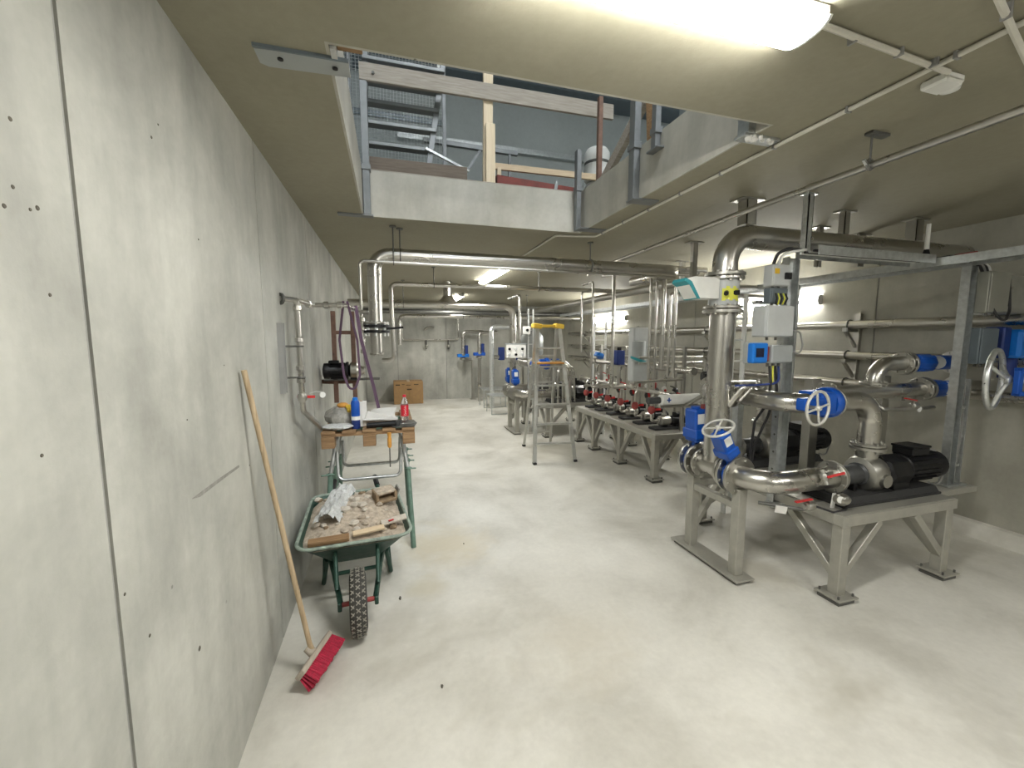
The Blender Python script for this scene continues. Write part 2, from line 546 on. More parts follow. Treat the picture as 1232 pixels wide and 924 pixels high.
# the storey above, seen through the hatch
ZU = 6.2
uw = struct('wall_upper_far', MB().box(-2.2, 6.0, 6.6, 6.8, ZT, ZU), 'upper_wall_paint')
struct('wall_upper_left', MB().box(-2.4, -2.2, -1.5, 6.8, ZT, ZU), 'upper_wall_paint')
struct('wall_upper_right', MB().box(6.0, 6.2, -1.5, 6.8, ZT, ZU), 'upper_wall_paint')
struct('wall_upper_near', MB().box(-2.2, 6.0, -1.7, -1.5, ZT, ZU), 'upper_wall_paint')
struct('ceiling_upper', MB().box(-2.4, 6.2, -1.7, 6.8, ZU, ZU + 0.2), 'upper_wall_paint')
struct('trim_2', MB().box(-2.2, 6.0, 6.2, 6.598, 5.45, 5.75), 'slate_enclosure')      # downstand beam
struct('trim_3', MB().box(0.2, 6.0, 6.52, 6.598, 4.60, 4.68), 'galvanised')            # ledge on the wall

# ------------------------------------------------------------------ lamps
def lamp_fixture(c, axis, L, width, label, group=None, mat='tube_light', down=(0, 0, -1), bulge=0.17):
    """surface mounted tube light: base tray against the surface, curved diffuser, two end caps"""
    c = Vector(c); a = Vector(axis).normalized(); d = Vector(down).normalized()
    s = a.cross(d).normalized()
    t = thing('tube_light', label, 'light', tuple(c), group)
    R = Matrix((a, s, d)).transposed()
    MB().obox(c + d * 0.018, (L, width * 0.92, 0.034), R, 0.004).build('base_tray', 'white_plastic', t)
    prof = []
    for k in range(9):
        q = PI * k / 8
        prof.append((math.cos(q) * width / 2, 0.036 + math.sin(q) * width * bulge))
    poly = [c - a * (L / 2 - 0.012) + s * x + d * z for x, z in prof]
    MB().prism([tuple(p) for p in poly], a * (L - 0.024)).build('diffuser', mat, t, angle=60)
    for e in (-1, 1):
        poly = [c + a * (e * (L / 2 - 0.006) - 0.006) + s * (x * 1.03) + d * (0.034 + (z - 0.036) * 1.04) for x, z in prof]
        MB().prism([tuple(p) for p in poly], a * 0.012).build('end_cap', 'white_plastic', t, angle=60)
    return t

lamp_fixture((0.775, 1.10, ZC), (1, 0, 0), 1.05, 0.15, 'long white tube light on the ceiling at the top of the picture, nearest the camera', mat='near_tube_light')
lamp_fixture((1.55, 6.30, ZC), (0, 1, 0), 1.45, 0.14, 'lit tube light on the ceiling behind the crosswise pipe, above the open aisle')
lamp_fixture((XR, 4.35, 2.17), (0, 1, 0), 1.25, 0.12, 'lit tube light on the right wall behind the nearest cable posts', mat='side_tube_light', bulge=0.3, down=(-1, 0, 0))
lamp_fixture((XR, 8.65, 2.17), (0, 1, 0), 1.45, 0.12, 'lit tube light on the right wall far back beyond the middle pump frame', mat='side_tube_light', bulge=0.3, down=(-1, 0, 0))
lamp_fixture((2.0, -1.4, ZC), (1, 0, 0), 1.28, 0.15, 'unseen tube light added as fill on the ceiling behind the camera')  # added fill lamp, never in view, keeps the near floor bright
lamp_fixture((3.6, -0.6, ZC), (1, 0, 0), 1.05, 0.12, 'unseen tube light added as fill on the ceiling at the right')  # added fill lamp, never in view, lifts the near pumps and right wall
lamp_fixture((1.55, 9.9, ZC), (0, 1, 0), 1.45, 0.14, 'tube light on the ceiling at the far end, hidden by the pipes')
lamp_fixture((0.5, 0.2, ZU), (0, 1, 0), 1.5, 0.22, 'tube light on the ceiling of the storey above, left of three', mat='upper_light')
lamp_fixture((1.5, 0.2, ZU), (0, 1, 0), 1.5, 0.22, 'tube light on the ceiling of the storey above, middle of three', mat='upper_light')
lamp_fixture((2.5, 0.2, ZU), (0, 1, 0), 1.5, 0.22, 'tube light on the ceiling of the storey above, right of three', mat='upper_light')

# ================================================================== shared builders
def pipe_run(name, label, pts, r, R=None, mat='stainless', flanges=(), clamps=(), group=None, n=14, fl_r=1.75, cat='pipe', bolts=8):
    """a run of pipe with its welded bends; flanges = (point, axis), clamps = (point, axis)"""
    t = thing(name, label, cat, tuple(pts[0]), group)
    MB().tube(pts, r, n, R, 8).build('pipe', mat, t, angle=50)
    for (p, a) in flanges:
        MB().flange(p, a, r * fl_r, max(0.014, r * 0.28), bolts).build('flange', 'stainless_dull', t)
    for (p, a) in clamps:
        MB().lathe([(r * 1.18, -0.012), (r * 1.18, 0.012)], p, a, n).build('clamp', 'dark_steel', t)
    return t

def handwheel(parent, c, axis, R, r, mat='wheel_paint', spokes=4, dish=0.0, rot=0.4):
    u, v_, a = frame_of(axis)
    c = Vector(c)
    hub = c + a * dish
    m = MB().torus(c, axis, R, r, 32, 8)
    m.lathe([(r * 1.5, -0.012), (r * 2.0, -0.005), (r * 2.0, 0.010), (r * 1.3, 0.018)], hub, axis, 12)
    w_ = m.build('handwheel', mat, parent, angle=50)
    for k in range(spokes):
        q = 2 * PI * k / spokes + rot
        d = u * math.cos(q) + v_ * math.sin(q)
        MB().tube([hub + d * r * 1.3, (hub + c) / 2 + d * (R * 0.5), c + d * (R - r * 0.4)], r * 0.75, 8).build('spoke', mat, w_, angle=50)
    return w_

def gear_valve(label, c, pipe_axis, stem, r, box_len=0.20, box_w=0.11, wheel=None, group=None, mat='blue_paint', tag_side=None):
    """wafer butterfly valve: lug body between two flanges, neck, blue gearbox and an optional handwheel (centre, axis, R)"""
    c = Vector(c); a = Vector(pipe_axis).normalized(); s = Vector(stem).normalized()
    t = thing('butterfly_valve', label, 'valve', tuple(c), group)
    MB().lathe([(r * 1.30, -0.022), (r * 1.38, -0.015), (r * 1.38, 0.015), (r * 1.30, 0.022)], c, a, 24).build('body', mat, t)
    for e in (-1, 1):
        MB().flange(c + a * (e * 0.036), a, r * 1.8, 0.022, 8).build('flange', 'stainless_dull', t)
    MB().cyl(c + s * r * 1.2, c + s * (r * 1.2 + 0.10), 0.028, n=12).build('neck', mat, t)
    b0 = c + s * (r * 1.2 + 0.06)
    y_ = a.cross(s).normalized()
    Rm = Matrix((a, y_, s)).transposed()
    g = MB().obox(b0 + s * box_len / 2, (box_w, box_w * 0.82, box_len), Rm, 0.012)
    g.obox(b0 + s * box_len * 0.25, (box_w * 1.22, box_w * 0.95, box_len * 0.3), Rm, 0.008)
    g.cyl(b0 + s * box_len, b0 + s * (box_len + 0.02), box_w * 0.28, n=12)
    gb = g.build('gearbox', mat, t)
    sd = Vector(tag_side) if tag_side else -y_
    sd = (sd - s * sd.dot(s)).normalized()
    sd = y_ if abs(y_.dot(sd)) > abs(a.dot(sd)) else a
    if tag_side and sd.dot(Vector(tag_side)) < 0: sd = -sd
    half = box_w * 0.41 if abs(sd.dot(y_)) > 0.5 else box_w * 0.5
    o_ = a if abs(sd.dot(y_)) > 0.5 else y_
    Rl = Matrix((o_, sd, s)).transposed()
    if Rl.determinant() < 0: Rl = Matrix((-o_, sd, s)).transposed()
    MB().obox(b0 + s * box_len * 0.72 + sd * (half + 0.001), (box_w * 0.5, 0.003, box_len * 0.30), Rl).build('label_plate', 'white_plastic', gb)
    if wheel:
        wc, wa, wR = wheel
        MB().cyl(b0 + s * box_len * 0.6, Vector(wc), 0.010, n=8).build('shaft', 'stainless', t)
        handwheel(t, wc, wa, wR, wR * 0.085)
    return t

def ball_valve(label, c, axis, lever, r=0.014, mat='stainless_dull', handle='red_paint', group=None, L=0.10, stub=0.05):
    """small threaded ball valve with a lever handle"""
    c = Vector(c); a = Vector(axis).normalized(); l = Vector(lever).normalized()
    n_ = a.cross(l)
    if n_.length < 0.1: n_ = Vector((0, 0, 1)) if abs(a.z) < 0.8 else Vector((-1, 0, 0))
    n_.normalize()
    if n_.z < -0.1: n_ = -n_
    t = thing('ball_valve', label, 'valve', tuple(c), group)
    MB().lathe([(r, -stub), (r, -r * 1.7), (r * 1.5, -r * 1.5), (r * 1.9, 0), (r * 1.5, r * 1.5), (r, r * 1.7), (r, stub)], c, a, 12).build('body', mat, t)
    MB().cyl(c + n_ * r, c + n_ * (r * 2.4), r * 0.45, n=8).build('stem', mat, t)
    MB().beam(c + n_ * r * 2.4 - l * r, c + n_ * (r * 2.9) + l * L, r * 1.1, r * 0.5, n_, 0.001).build('lever', handle, t)
    return t

# ================================================================== left side: wall pipe, broom
t = thing('water_pipe', 'thin steel water pipe with couplings running down the left wall', 'pipe', (-0.55, 2.93, 0.94))
MB().tube([(-0.63, 2.86, 1.95), (-0.55, 2.93, 1.95), (-0.55, 2.94, 1.40), (-0.55, 2.95, 1.24), (-0.52, 3.55, 0.98), (-0.52, 3.70, 0.95)], 0.017, 12, 0.03).build('pipe', 'stainless', t, angle=50)
MB().tube([(-0.55, 2.93, 1.95), (-0.53, 3.32, 1.95), (-0.33, 3.32, 1.955), (-0.30, 3.36, 1.955), (-0.22, 3.92, 1.945), (-0.17, 3.95, 1.945)], 0.015, 12, 0.03).build('branch', 'stainless', t, angle=50)
for z in (1.90, 1.70, 1.52, 1.44):
    MB().lathe([(0.019, -0.016), (0.025, -0.012), (0.025, 0.012), (0.019, 0.016)], (-0.55, 2.935, z), (0, 0, 1), 10).build('coupling', 'stainless', t)
for p, a in (((-0.535, 3.25, 1.95), (0, 1, 0)), ((-0.43, 3.32, 1.952), (1, 0, 0)), ((-0.34, 3.32, 1.955), (1, 0, 0))):
    MB().lathe([(0.018, -0.02), (0.026, -0.015), (0.026, 0.015), (0.018, 0.02)], p, a, 10).build('coupling', 'stainless', t)
MB().cyl((-0.63, 2.86, 1.95), (-0.622, 2.868, 1.95), 0.036, n=16).build('wall_rosette', 'dark_steel', t)
for z in (1.66, 1.46):
    MB().torus((-0.55, 2.938, z), (0, 0, 1), 0.022, 0.006, 16, 6).build('clip', 'dark_steel', t)
    MB().cyl((-0.63, 2.938, z), (-0.57, 2.938, z), 0.006, n=8).build('clip_stud', 'dark_steel', t)
ball_valve('small ball valve with red lever on the left wall pipe', (-0.55, 2.945, 1.33), (0, 0, 1), (0.8, 0.5, -0.1), 0.016, 'stainless', 'red_paint', L=0.10, stub=0.06)
t = thing('round_tag', 'small white round tag hanging beside the red lever on the left wall', 'tag', (-0.46, 3.1, 1.30))
MB().cyl((-0.452, 3.092, 1.325), (-0.448, 3.086, 1.325), 0.02, n=16).build('disc', 'white_plastic', t)
MB().tube([(-0.45, 3.09, 1.343), (-0.48, 3.02, 1.358), (-0.51, 2.97, 1.352)], 0.0018, 5).build('string', 'cable_white', t)
t = thing('mounting_rail', 'grey slotted mounting rail standing upright on the left wall beside the pipe', 'rail', (-0.61, 2.77, 1.38))
m = MB().box(-0.63, -0.626, 2.745, 2.80, 1.38, 1.80); m.box(-0.626, -0.60, 2.745, 2.749, 1.38, 1.80); m.box(-0.626, -0.60, 2.796, 2.80, 1.38, 1.80)
m.build('channel', 'cable_grey', t)
for z in (1.43, 1.75):
    MB().cyl((-0.626, 2.772, z), (-0.617, 2.772, z), 0.009, n=6).build('bolt', 'dark_steel', t)

# broom leaning on the left wall
t = thing('broom', 'red-bristled push broom with long worn wooden handle leaning on the left wall', 'broom', (-0.40, 2.12, 0.0))
A, Bp = Vector((-0.436, 2.035, 0.085)), Vector((-0.345, 2.30, 0.085))
ax = (Bp - A).normalized(); sd = Vector((ax.y, -ax.x, 0)); nrm = Vector((0, 0, 1))
tilt = Matrix.Rotation(math.radians(-52), 3, ax)
bn, bs = tilt @ nrm, tilt @ sd
Rb = Matrix((ax, ax.cross(bn) * 1.0, bn)).transposed()
mid = (A + Bp) / 2 + Vector((-0.02, 0.0, 0.02))
MB().obox(mid, ((Bp - A).length, 0.062, 0.026), Rb, 0.004).build('block', 'broom_block', t)
br = MB()
nb = 22
for i in range(nb):
    for j in range(4):
        base = mid + ax * ((i + 0.5) / nb - 0.5) * 0.27 + (ax.cross(bn)) * (-0.022 + j * 0.0147) - bn * 0.012
        spread = ax.cross(bn) * ((j - 1.5) * 0.011) + ax * random.uniform(-0.006, 0.006)
        tip = base - bn * random.uniform(0.068, 0.078) + spread
        if tip.z < 0.003: tip.z = 0.003
        br.cyl(base, tip, 0.0048, 0.0085, 6)
br.build('bristles', 'bristle_red', t)
MB().tube([mid + bn * 0.012, Vector((-0.435, 2.18, 0.16)), Vector((-0.605, 2.045, 1.57))], [0.014, 0.0125, 0.0118], 12).build('handle', 'broom_wood', t, angle=60)
MB().cyl(mid + bn * 0.010, mid + bn * 0.055, 0.024, 0.019, n=12).build('socket', 'broom_block', t)

# ================================================================== wheelbarrow
wb = thing('wheelbarrow', 'dark green wheelbarrow with dusty rim, loaded with rubble', 'wheelbarrow', (-0.2, 2.42, 0))
def ring_rect(cx_, cy_, z0, z1, w0, w1, y0, y1, rad, n=5):
    """rounded rectangle outline; w0 half width at y0 (front), w1 at y1, z0 height at front, z1 at the rear"""
    out = []
    cs = [(-1, 0), (1, 0), (1, 1), (-1, 1)]
    for (sx, e) in cs:
        yy = y1 if e else y0; hw = w1 if e else w0; zz = z1 if e else z0
        cxp = cx_ + sx * (hw - rad); cyp = yy - rad if e else yy + rad
        st = {(-1, 0): PI, (1, 0): 1.5 * PI, (1, 1): 0, (-1, 1): 0.5 * PI}[(sx, e)]
        for k in range(n):
            q = st + (PI / 2) * k / (n - 1)
            yq = cyp + rad * math.sin(q)
            out.append(Vector((cxp + rad * math.cos(q), yq, z0 + (z1 - z0) * (yq - y0) / (y1 - y0))))
    return out
WX = -0.215
rim = ring_rect(WX, 0, 0.475, 0.545, 0.335, 0.30, 2.58, 3.30, 0.085)
bot = ring_rect(WX, 0, 0.245, 0.215, 0.155, 0.20, 2.82, 3.12, 0.05)
def lerp_ring(a, b, f): return [p.lerp(q, f) for p, q in zip(a, b)]
rings = [rim, lerp_ring(rim, bot, 0.5), lerp_ring(rim, bot, 0.9), bot]
inner = [[p + (Vector((WX, 2.95, p.z)) - p).normalized() * 0.006 + Vector((0, 0, 0.004)) for p in r] for r in rings]
m = MB(); n_ = len(rim)
allr = list(reversed(inner)) + rings
vv = [p for r in allr for p in r]
ff = []
for i in range(len(allr) - 1):
    for k in range(n_):
        ff.append((i * n_ + k, (i + 1) * n_ + k, (i + 1) * n_ + (k + 1) % n_, i * n_ + (k + 1) % n_))
ff.append(tuple(range(n_))); ff.append(tuple((len(allr) - 1) * n_ + k for k in range(n_ - 1, -1, -1)))
tray = m.raw(vv, ff).build('tray', 'green_steel', wb, angle=30)
MB().tube(rim + [rim[0]], 0.011, 8).build('rim', 'dusty_green_rim', tray, angle=60)
for s_ in (-1, 1):
    MB().tube([(WX + s_ * 0.095, 2.425, 0.19), (WX + s_ * 0.135, 2.68, 0.245), (WX + s_ * 0.19, 3.05, 0.225), (WX + s_ * 0.19, 3.36, 0.44), (WX + s_ * 0.16, 3.64, 0.53)], 0.016, 10, 0.12).build('frame_tube', 'green_steel', wb, angle=60)
    MB().tube([(WX + s_ * 0.115, 2.50, 0.24), (WX + s_ * 0.125, 2.66, 0.40)], 0.013, 8).build('brace', 'green_steel', wb, angle=60)
    MB().tube([(WX + s_ * 0.19, 2.90, 0.235), (WX + s_ * 0.225, 2.98, 0.02), (WX + s_ * 0.225, 3.10, 0.02), (WX + s_ * 0.21, 3.22, 0.33)], 0.015, 10, 0.05).build('leg', 'green_steel', wb, angle=60)
    MB().tube([(WX + s_ * 0.172, 3.53, 0.495), (WX + s_ * 0.158, 3.65, 0.534)], 0.021, 10).build('grip', 'black_rubber', wb, angle=60)
    MB().obox((WX + s_ * 0.10, 2.425, 0.185), (0.022, 0.045, 0.05), None, 0.004).build('axle_bracket', 'green_steel', wb)
    MB().cyl((WX + s_ * 0.045, 2.425, 0.19), (WX + s_ * 0.088, 2.425, 0.19), 0.014, n=10).build('axle_sleeve', 'dull_red', wb)
MB().tube([(WX - 0.135, 2.68, 0.245), (WX + 0.135, 2.68, 0.245)], 0.013, 8).build('crossbar', 'green_steel', wb)
tc_ = Vector((WX, 2.425, 0.19))
wheel = MB().torus(tc_, (1, 0, 0), 0.140, 0.047, 36, 12).build('tyre', 'tyre_rubber', wb, angle=60)
MB().lathe([(0.10, -0.020), (0.095, -0.010), (0.035, -0.030), (0.025, -0.045), (0.025, 0.045), (0.035, 0.030), (0.095, 0.010), (0.10, 0.020)], tc_, (1, 0, 0), 24).build('hub', 'dull_red', wb)
tr = MB()
for i in range(30):
    for s_ in (-1, 1):
        for lane in (-0.027, 0.0, 0.027):
            q = 2 * PI * (i + (0.5 if lane == 0 else 0)) / 30
            d = Vector((0, math.cos(q), math.sin(q)))
            tt = Vector((0, -math.sin(q), math.cos(q)))
            rr = 0.140 + math.sqrt(max(0, 0.047 ** 2 - lane ** 2)) + 0.0005
            p = tc_ + d * rr + Vector((lane, 0, 0))
            Rm = Matrix((Vector((1, 0, 0)), tt, d)).transposed() @ Matrix.Rotation(0.8 * s_, 3, 'Z')
            tr.obox(p, (0.030, 0.0055, 0.0035), Rm)
tread = tr.build('tread', 'tyre_dust', wheel)

# load of the wheelbarrow
hp = MB()
NX, NY = 28, 30
gv = []
def heap_z(u, v_):
    e = max(0, 1 - abs(u) ** 3) * max(0, 1 - abs(v_) ** 3)
    return 0.505 + 0.03 * v_ + e * (0.075 + 0.028 * math.sin(3 * u + 1) * math.cos(2.6 * v_) + 0.05 * v_) + random.uniform(-0.006, 0.008) * (1 if e > 0.05 else 0)
HZ = {}
for j in range(NY + 1):
    for i in range(NX + 1):
        u = i / NX * 2 - 1; v_ = j / NY * 2 - 1
        hw = 0.318 - 0.034 * (v_ + 1) / 2
        yy = 2.94 + v_ * 0.335
        z = heap_z(u, v_) - 0.032
        k = max(0, abs(u) + abs(v_) - 1.72)
        gv.append((WX + u * (hw - k * 0.12), yy - (v_ * k * 0.12), z)); HZ[(i, j)] = z
gf = []
for j in range(NY):
    for i in range(NX):
        o = j * (NX + 1) + i
        gf.append((o, o + 1, o + NX + 2, o + NX + 1))
hp.raw(gv, gf).build('rubble_heap', 'rubble', None, 'beige heap of mortar dust and broken rubble filling the green wheelbarrow', 'rubble', kind='stuff', angle=20)
def heap_at(x, y_):
    i = min(NX, max(0, round((x - WX) / 0.30 * NX / 2 + NX / 2))); j = min(NY, max(0, round((y_ - 2.94) / 0.335 * NY / 2 + NY / 2)))
    return HZ[(i, j)]
for k in range(60):
    x = WX + random.uniform(-0.25, 0.24); y_ = random.uniform(2.68, 3.20)
    s_ = random.uniform(0.012, 0.034)
    mm = MB().sphere((x, y_, heap_at(x, y_) + s_ * 0.35), (s_, s_ * random.uniform(0.6, 1), s_ * random.uniform(0.45, 0.8)), 7, 4, 0.25)
    mm.build('rubble_lump', random.choice(['rubble', 'rubble_light', 'rubble_light', 'rubble_dark']), None, 'small broken lump of mortar lying on the heap in the wheelbarrow', 'rubble', 'mortar lumps on the wheelbarrow heap', angle=15)
# broken brown block with a slot, wooden offcuts, crumpled foil
bk = thing('hollow_block', 'broken brown hollow block lying on the rubble at the right of the wheelbarrow', 'block', (0.0, 2.99, 0.55))
Rk = (0.1, -0.06, 0.25)
MB().obox((-0.015, 2.99, 0.575), (0.14, 0.10, 0.022), Rk, 0.004).build('lower_shell', 'rubble_dark', bk)
MB().obox((-0.018, 2.995, 0.635), (0.13, 0.10, 0.020), Rk, 0.004).build('upper_shell', 'rubble', bk)
MB().obox((-0.08, 2.975, 0.605), (0.020, 0.10, 0.062), Rk, 0.003).build('side_web', 'rubble_dark', bk)
MB().obox((0.045, 3.008, 0.608), (0.020, 0.10, 0.062), Rk, 0.003).build('side_web', 'rubble_dark', bk)
MB().obox((-0.015, 3.02, 0.605), (0.11, 0.018, 0.055), Rk, 0.003).build('middle_web', 'rubble_dark', bk)
MB().obox((-0.37, 2.635, 0.492), (0.23, 0.05, 0.028), (0.2, -0.02, -0.03), 0.003).build('wood_offcut', 'pallet_wood', None, 'brown wooden offcut lying along the left front rim of the wheelbarrow', 'wood offcut')
MB().obox((-0.14, 2.66, 0.505), (0.19, 0.04, 0.018), (0.3, -0.05, 0.08), 0.003).build('wood_offcut', 'pine_x', None, 'pale wooden offcut lying behind the middle front rim of the wheelbarrow', 'wood offcut')
MB().obox((0.02, 2.72, 0.525), (0.16, 0.05, 0.014), (0.25, -0.12, 0.1), 0.003).build('tile_shard', 'rubble_light', None, 'flat pale tile shard lying at the right front of the wheelbarrow load', 'shard')
MB().obox((0.065, 3.02, 0.60), (0.012, 0.06, 0.10), (0.3, 0.2, 0.3), 0.002).build('tile_shard', 'grey_cloth', None, 'grey shard standing upright beside the brown block in the wheelbarrow', 'shard')
MB().obox((0.0, 2.70, 0.533), (0.035, 0.012, 0.006), (0, 0, 0.4), 0.001).build('plastic_scrap', 'red_paint', None, 'tiny red plastic scrap lying on the wheelbarrow load', 'scrap')
fo = MB(); fv = []
for j in range(15):
    for i in range(13):
        u, v_ = i / 12, j / 14
        fv.append((-0.47 + 0.16 * u + 0.10 * v_ + random.uniform(-0.008, 0.008), 2.80 + 0.42 * v_ + random.uniform(-0.008, 0.008), 0.535 + 0.05 * math.sin(PI * u) + 0.06 * v_ + random.uniform(-0.016, 0.016)))
ff = []
for j in range(14):
    for i in range(12):
        o = j * 13 + i
        ff.append((o, o + 1, o + 14, o + 13))
fo.raw(fv, ff).build('plastic_sheet', 'clear_foil', None, 'crumpled pale plastic sheet lying over the left side of the wheelbarrow load', 'plastic sheet', angle=20)

for o in [q for q in COL.objects if q.parent is None and (q is wb or q.name.split('.')[0] in ('rubble_heap', 'rubble_lump', 'hollow_block', 'wood_offcut', 'tile_shard', 'plastic_scrap', 'plastic_sheet'))]:
    piv = Vector((WX, 2.425, 0)); rz = Matrix.Rotation(math.radians(4.5), 3, 'Z')     # the barrow stands a little askew
    o.location = piv + rz @ (Vector(o.location) - piv)
    o.rotation_euler.z += math.radians(4.5)
# ================================================================== trestle, pallet and what lies on it
def trestle(y0, label):
    t = thing('trestle', label, 'trestle', (-0.17, y0, 0))
    MB().beam((-0.50, y0, 0.957), (0.15, y0, 0.957), 0.05, 0.05, ch=0.006).build('top_beam', 'trestle_green', t)
    for s_ in (-1, 1):
        x = -0.18 + s_ * 0.255
        for e in (-1, 1):
            MB().tube([(x - s_ * 0.01, y0 + e * 0.02, 0.94), (x + s_ * 0.05, y0 + e * 0.12, 0.60)], 0.017, 8).build('upper_leg', 'galvanised', t, angle=60)
            MB().tube([(x + s_ * 0.045, y0 + e * 0.11, 0.64), (x + s_ * 0.07, y0 + e * 0.26, 0.0)], 0.021, 8).build('lower_leg', 'trestle_green', t, angle=60)
            MB().torus((x + s_ * 0.047, y0 + e * 0.117, 0.63), (s_ * 0.1, e * 0.3, -1), 0.026, 0.007, 14, 6).build('collar', 'trestle_green', t)
            MB().tube([(x + s_ * 0.03, y0 + e * 0.12 - 0.02, 0.635), (x + s_ * 0.11, y0 + e * 0.12 - 0.03, 0.635)], 0.006, 6).build('locking_screw', 'trestle_green', t)
        MB().cyl((x + s_ * 0.06, y0 - 0.17, 0.33), (x + s_ * 0.06, y0 + 0.17, 0.33), 0.010, n=8).build('side_tie', 'trestle_green', t)
    for e in (-1,):
        MB().tube([(-0.43, y0 + e * 0.07, 0.80), (-0.42, y0 + e * 0.13, 0.58), (0.06, y0 + e * 0.13, 0.58), (0.07, y0 + e * 0.07, 0.80)], 0.013, 8, 0.05).build('cross_tube', 'galvanised', t, angle=60)
    return t
trestle(3.62, 'green steel trestle with grey sliding legs under the near end of the pallet')
trestle(4.02, 'green steel trestle under the far end of the pallet, behind the other trestle')

pl = thing('pallet', 'brown wooden half pallet laid on two trestles as a work bench', 'pallet', (-0.17, 3.8, 0.87))
PZ = 0.872
for x in (-0.47, -0.17, 0.13):
    for y_ in (3.42, 3.82, 4.22):
        MB().obox((x, y_, PZ + 0.045), (0.095, 0.10, 0.09), None, 0.003).build('block', 'pallet_wood', pl)
for y_ in (3.42, 3.82, 4.22):
    MB().obox((-0.17, y_, PZ + 0.101), (0.69, 0.10, 0.02), None, 0.002).build('stringer_board', 'pallet_wood', pl)
for k in range(5):
    MB().obox((-0.17 + (k - 2) * 0.148, 3.82, PZ + 0.122), (0.10, 0.92, 0.02), None, 0.002).build('deck_board', 'pallet_wood', pl)
PT = PZ + 0.132
t = thing('screwdriver', 'orange-handled screwdriver stuck through the pallet, blade hanging down', 'screwdriver', (-0.02, 3.39, 0.7))
MB().lathe([(0.010, 0), (0.017, 0.015), (0.017, 0.07), (0.013, 0.085), (0.016, 0.10), (0.016, 0.12)], (-0.02, 3.352, 0.855), (0, 0, 1), 10).build('grip', 'orange_plastic', t)
MB().cyl((-0.02, 3.352, 0.70), (-0.02, 3.352, 0.86), 0.0045, n=8).build('blade', 'dark_steel', t)

# grey tarpaulin bundle
def lump(name, mat, label, cat, c, r, jit=0.10, n=16, m_=9):
    return MB().sphere(c, r, n, m_, jit).build(name, mat, None, label, cat, angle=25)
lump('work_jacket', 'grey_cloth', 'crumpled grey work jacket lying on the left end of the pallet', 'jacket', (-0.40, 3.62, PT + 0.075), (0.12, 0.17, 0.085))
lump('dust_sheet', 'clear_foil', 'dusty grey plastic sheet spread at the left front corner of the pallet', 'plastic sheet', (-0.40, 3.46, PT + 0.022), (0.12, 0.09, 0.022), 0.14)
t = thing('work_glove', 'yellow and orange work glove lying on the grey jacket on the pallet', 'glove', (-0.37, 3.62, PT + 0.14))
MB().sphere((-0.375, 3.60, PT + 0.168), (0.045, 0.05, 0.022), 12, 7, 0.08).build('palm', 'orange_plastic', t)
for k in range(4):
    MB().tube([(-0.36 + k * 0.012, 3.58 - k * 0.004, PT + 0.168), (-0.335 + k * 0.014, 3.54, PT + 0.155), (-0.325 + k * 0.015, 3.505, PT + 0.128)], 0.010, 7).build('finger', 'yellow_plastic', t)
t = thing('spray_can', 'tall blue and white spray can standing near the front of the pallet', 'can', (-0.27, 3.45, PT))
MB().lathe([(0.030, 0), (0.033, 0.006), (0.033, 0.07)], (-0.27, 3.45, PT), (0, 0, 1), 18).build('lower_wrap', 'dark_blue', t)
MB().lathe([(0.0335, 0.07), (0.0335, 0.10)], (-0.27, 3.45, PT), (0, 0, 1), 18).build('white_band', 'white_plastic', t)
MB().lathe([(0.033, 0.10), (0.033, 0.205), (0.026, 0.225)], (-0.27, 3.45, PT), (0, 0, 1), 18).build('upper_wrap', 'blue_paint', t)
MB().lathe([(0.020, 0.225), (0.020, 0.243), (0.014, 0.248)], (-0.27, 3.45, PT), (0, 0, 1), 14).build('cap', 'blue_plastic', t)
t = thing('paper_roll', 'blue and white roll of cleaning paper standing behind the spray can on the pallet', 'paper roll', (-0.235, 3.56, PT))
MB().lathe([(0.012, 0.0), (0.045, 0.0), (0.045, 0.20), (0.012, 0.20)], (-0.235, 3.56, PT), (0, 0, 1), 18).build('roll', 'paper', t)
MB().cyl((-0.235, 3.56, PT + 0.19), (-0.235, 3.56, PT + 0.203), 0.013, n=10).build('core', 'cardboard', t)
t = thing('document_stack', 'fanned stack of white drawings lying in the middle of the pallet', 'papers', (-0.08, 3.6, PT + 0.03))
for k in range(6):
    MB().obox((-0.10 + k * 0.006, 3.63 + k * 0.004, PT + 0.048 + k * 0.0075), (0.26 - k * 0.012, 0.30, 0.005), (0.03 * (k - 2), 0.02 - k * 0.016, 0.10 - k * 0.05)).build('sheet', 'paper', t)
MB().prism([(-0.21, 3.49, PT + 0.045), (0.05, 3.49, PT + 0.045), (0.05, 3.49, PT + 0.06), (-0.18, 3.49, PT + 0.125)], (0.0, 0.03, 0)).build('folded_sheet', 'paper', t)
t = thing('pipe_shell', 'black angle grinder lying flat under the drawings on the pallet', 'grinder', (-0.07, 3.45, PT))
MB().tube([(-0.19, 3.42, PT + 0.024), (-0.02, 3.43, PT + 0.026), (0.03, 3.43, PT + 0.026)], [0.020, 0.024, 0.028], 12).build('body', 'black_paint', t)
MB().cyl((0.055, 3.43, PT + 0.004), (0.055, 3.43, PT + 0.012), 0.06, n=20).build('disc', 'dark_steel', t)
MB().cyl((0.05, 3.43, PT + 0.012), (0.05, 3.43, PT + 0.052), 0.026, n=14).build('gear_head', 'charcoal_casting', t)
t.name = 'angle_grinder'
for k in range(3):
    MB().obox((0.115 + k * 0.004, 3.45 - k * 0.003, PT + 0.0065 + k * 0.0115), (0.13, 0.14, 0.010), (0, 0, 0.06 * k), 0.002).build('steel_plate', 'dark_steel', None, ('bottom', 'middle', 'top')[k] + ' one of the dark flat steel plates stacked at the pallet corner', 'plate')
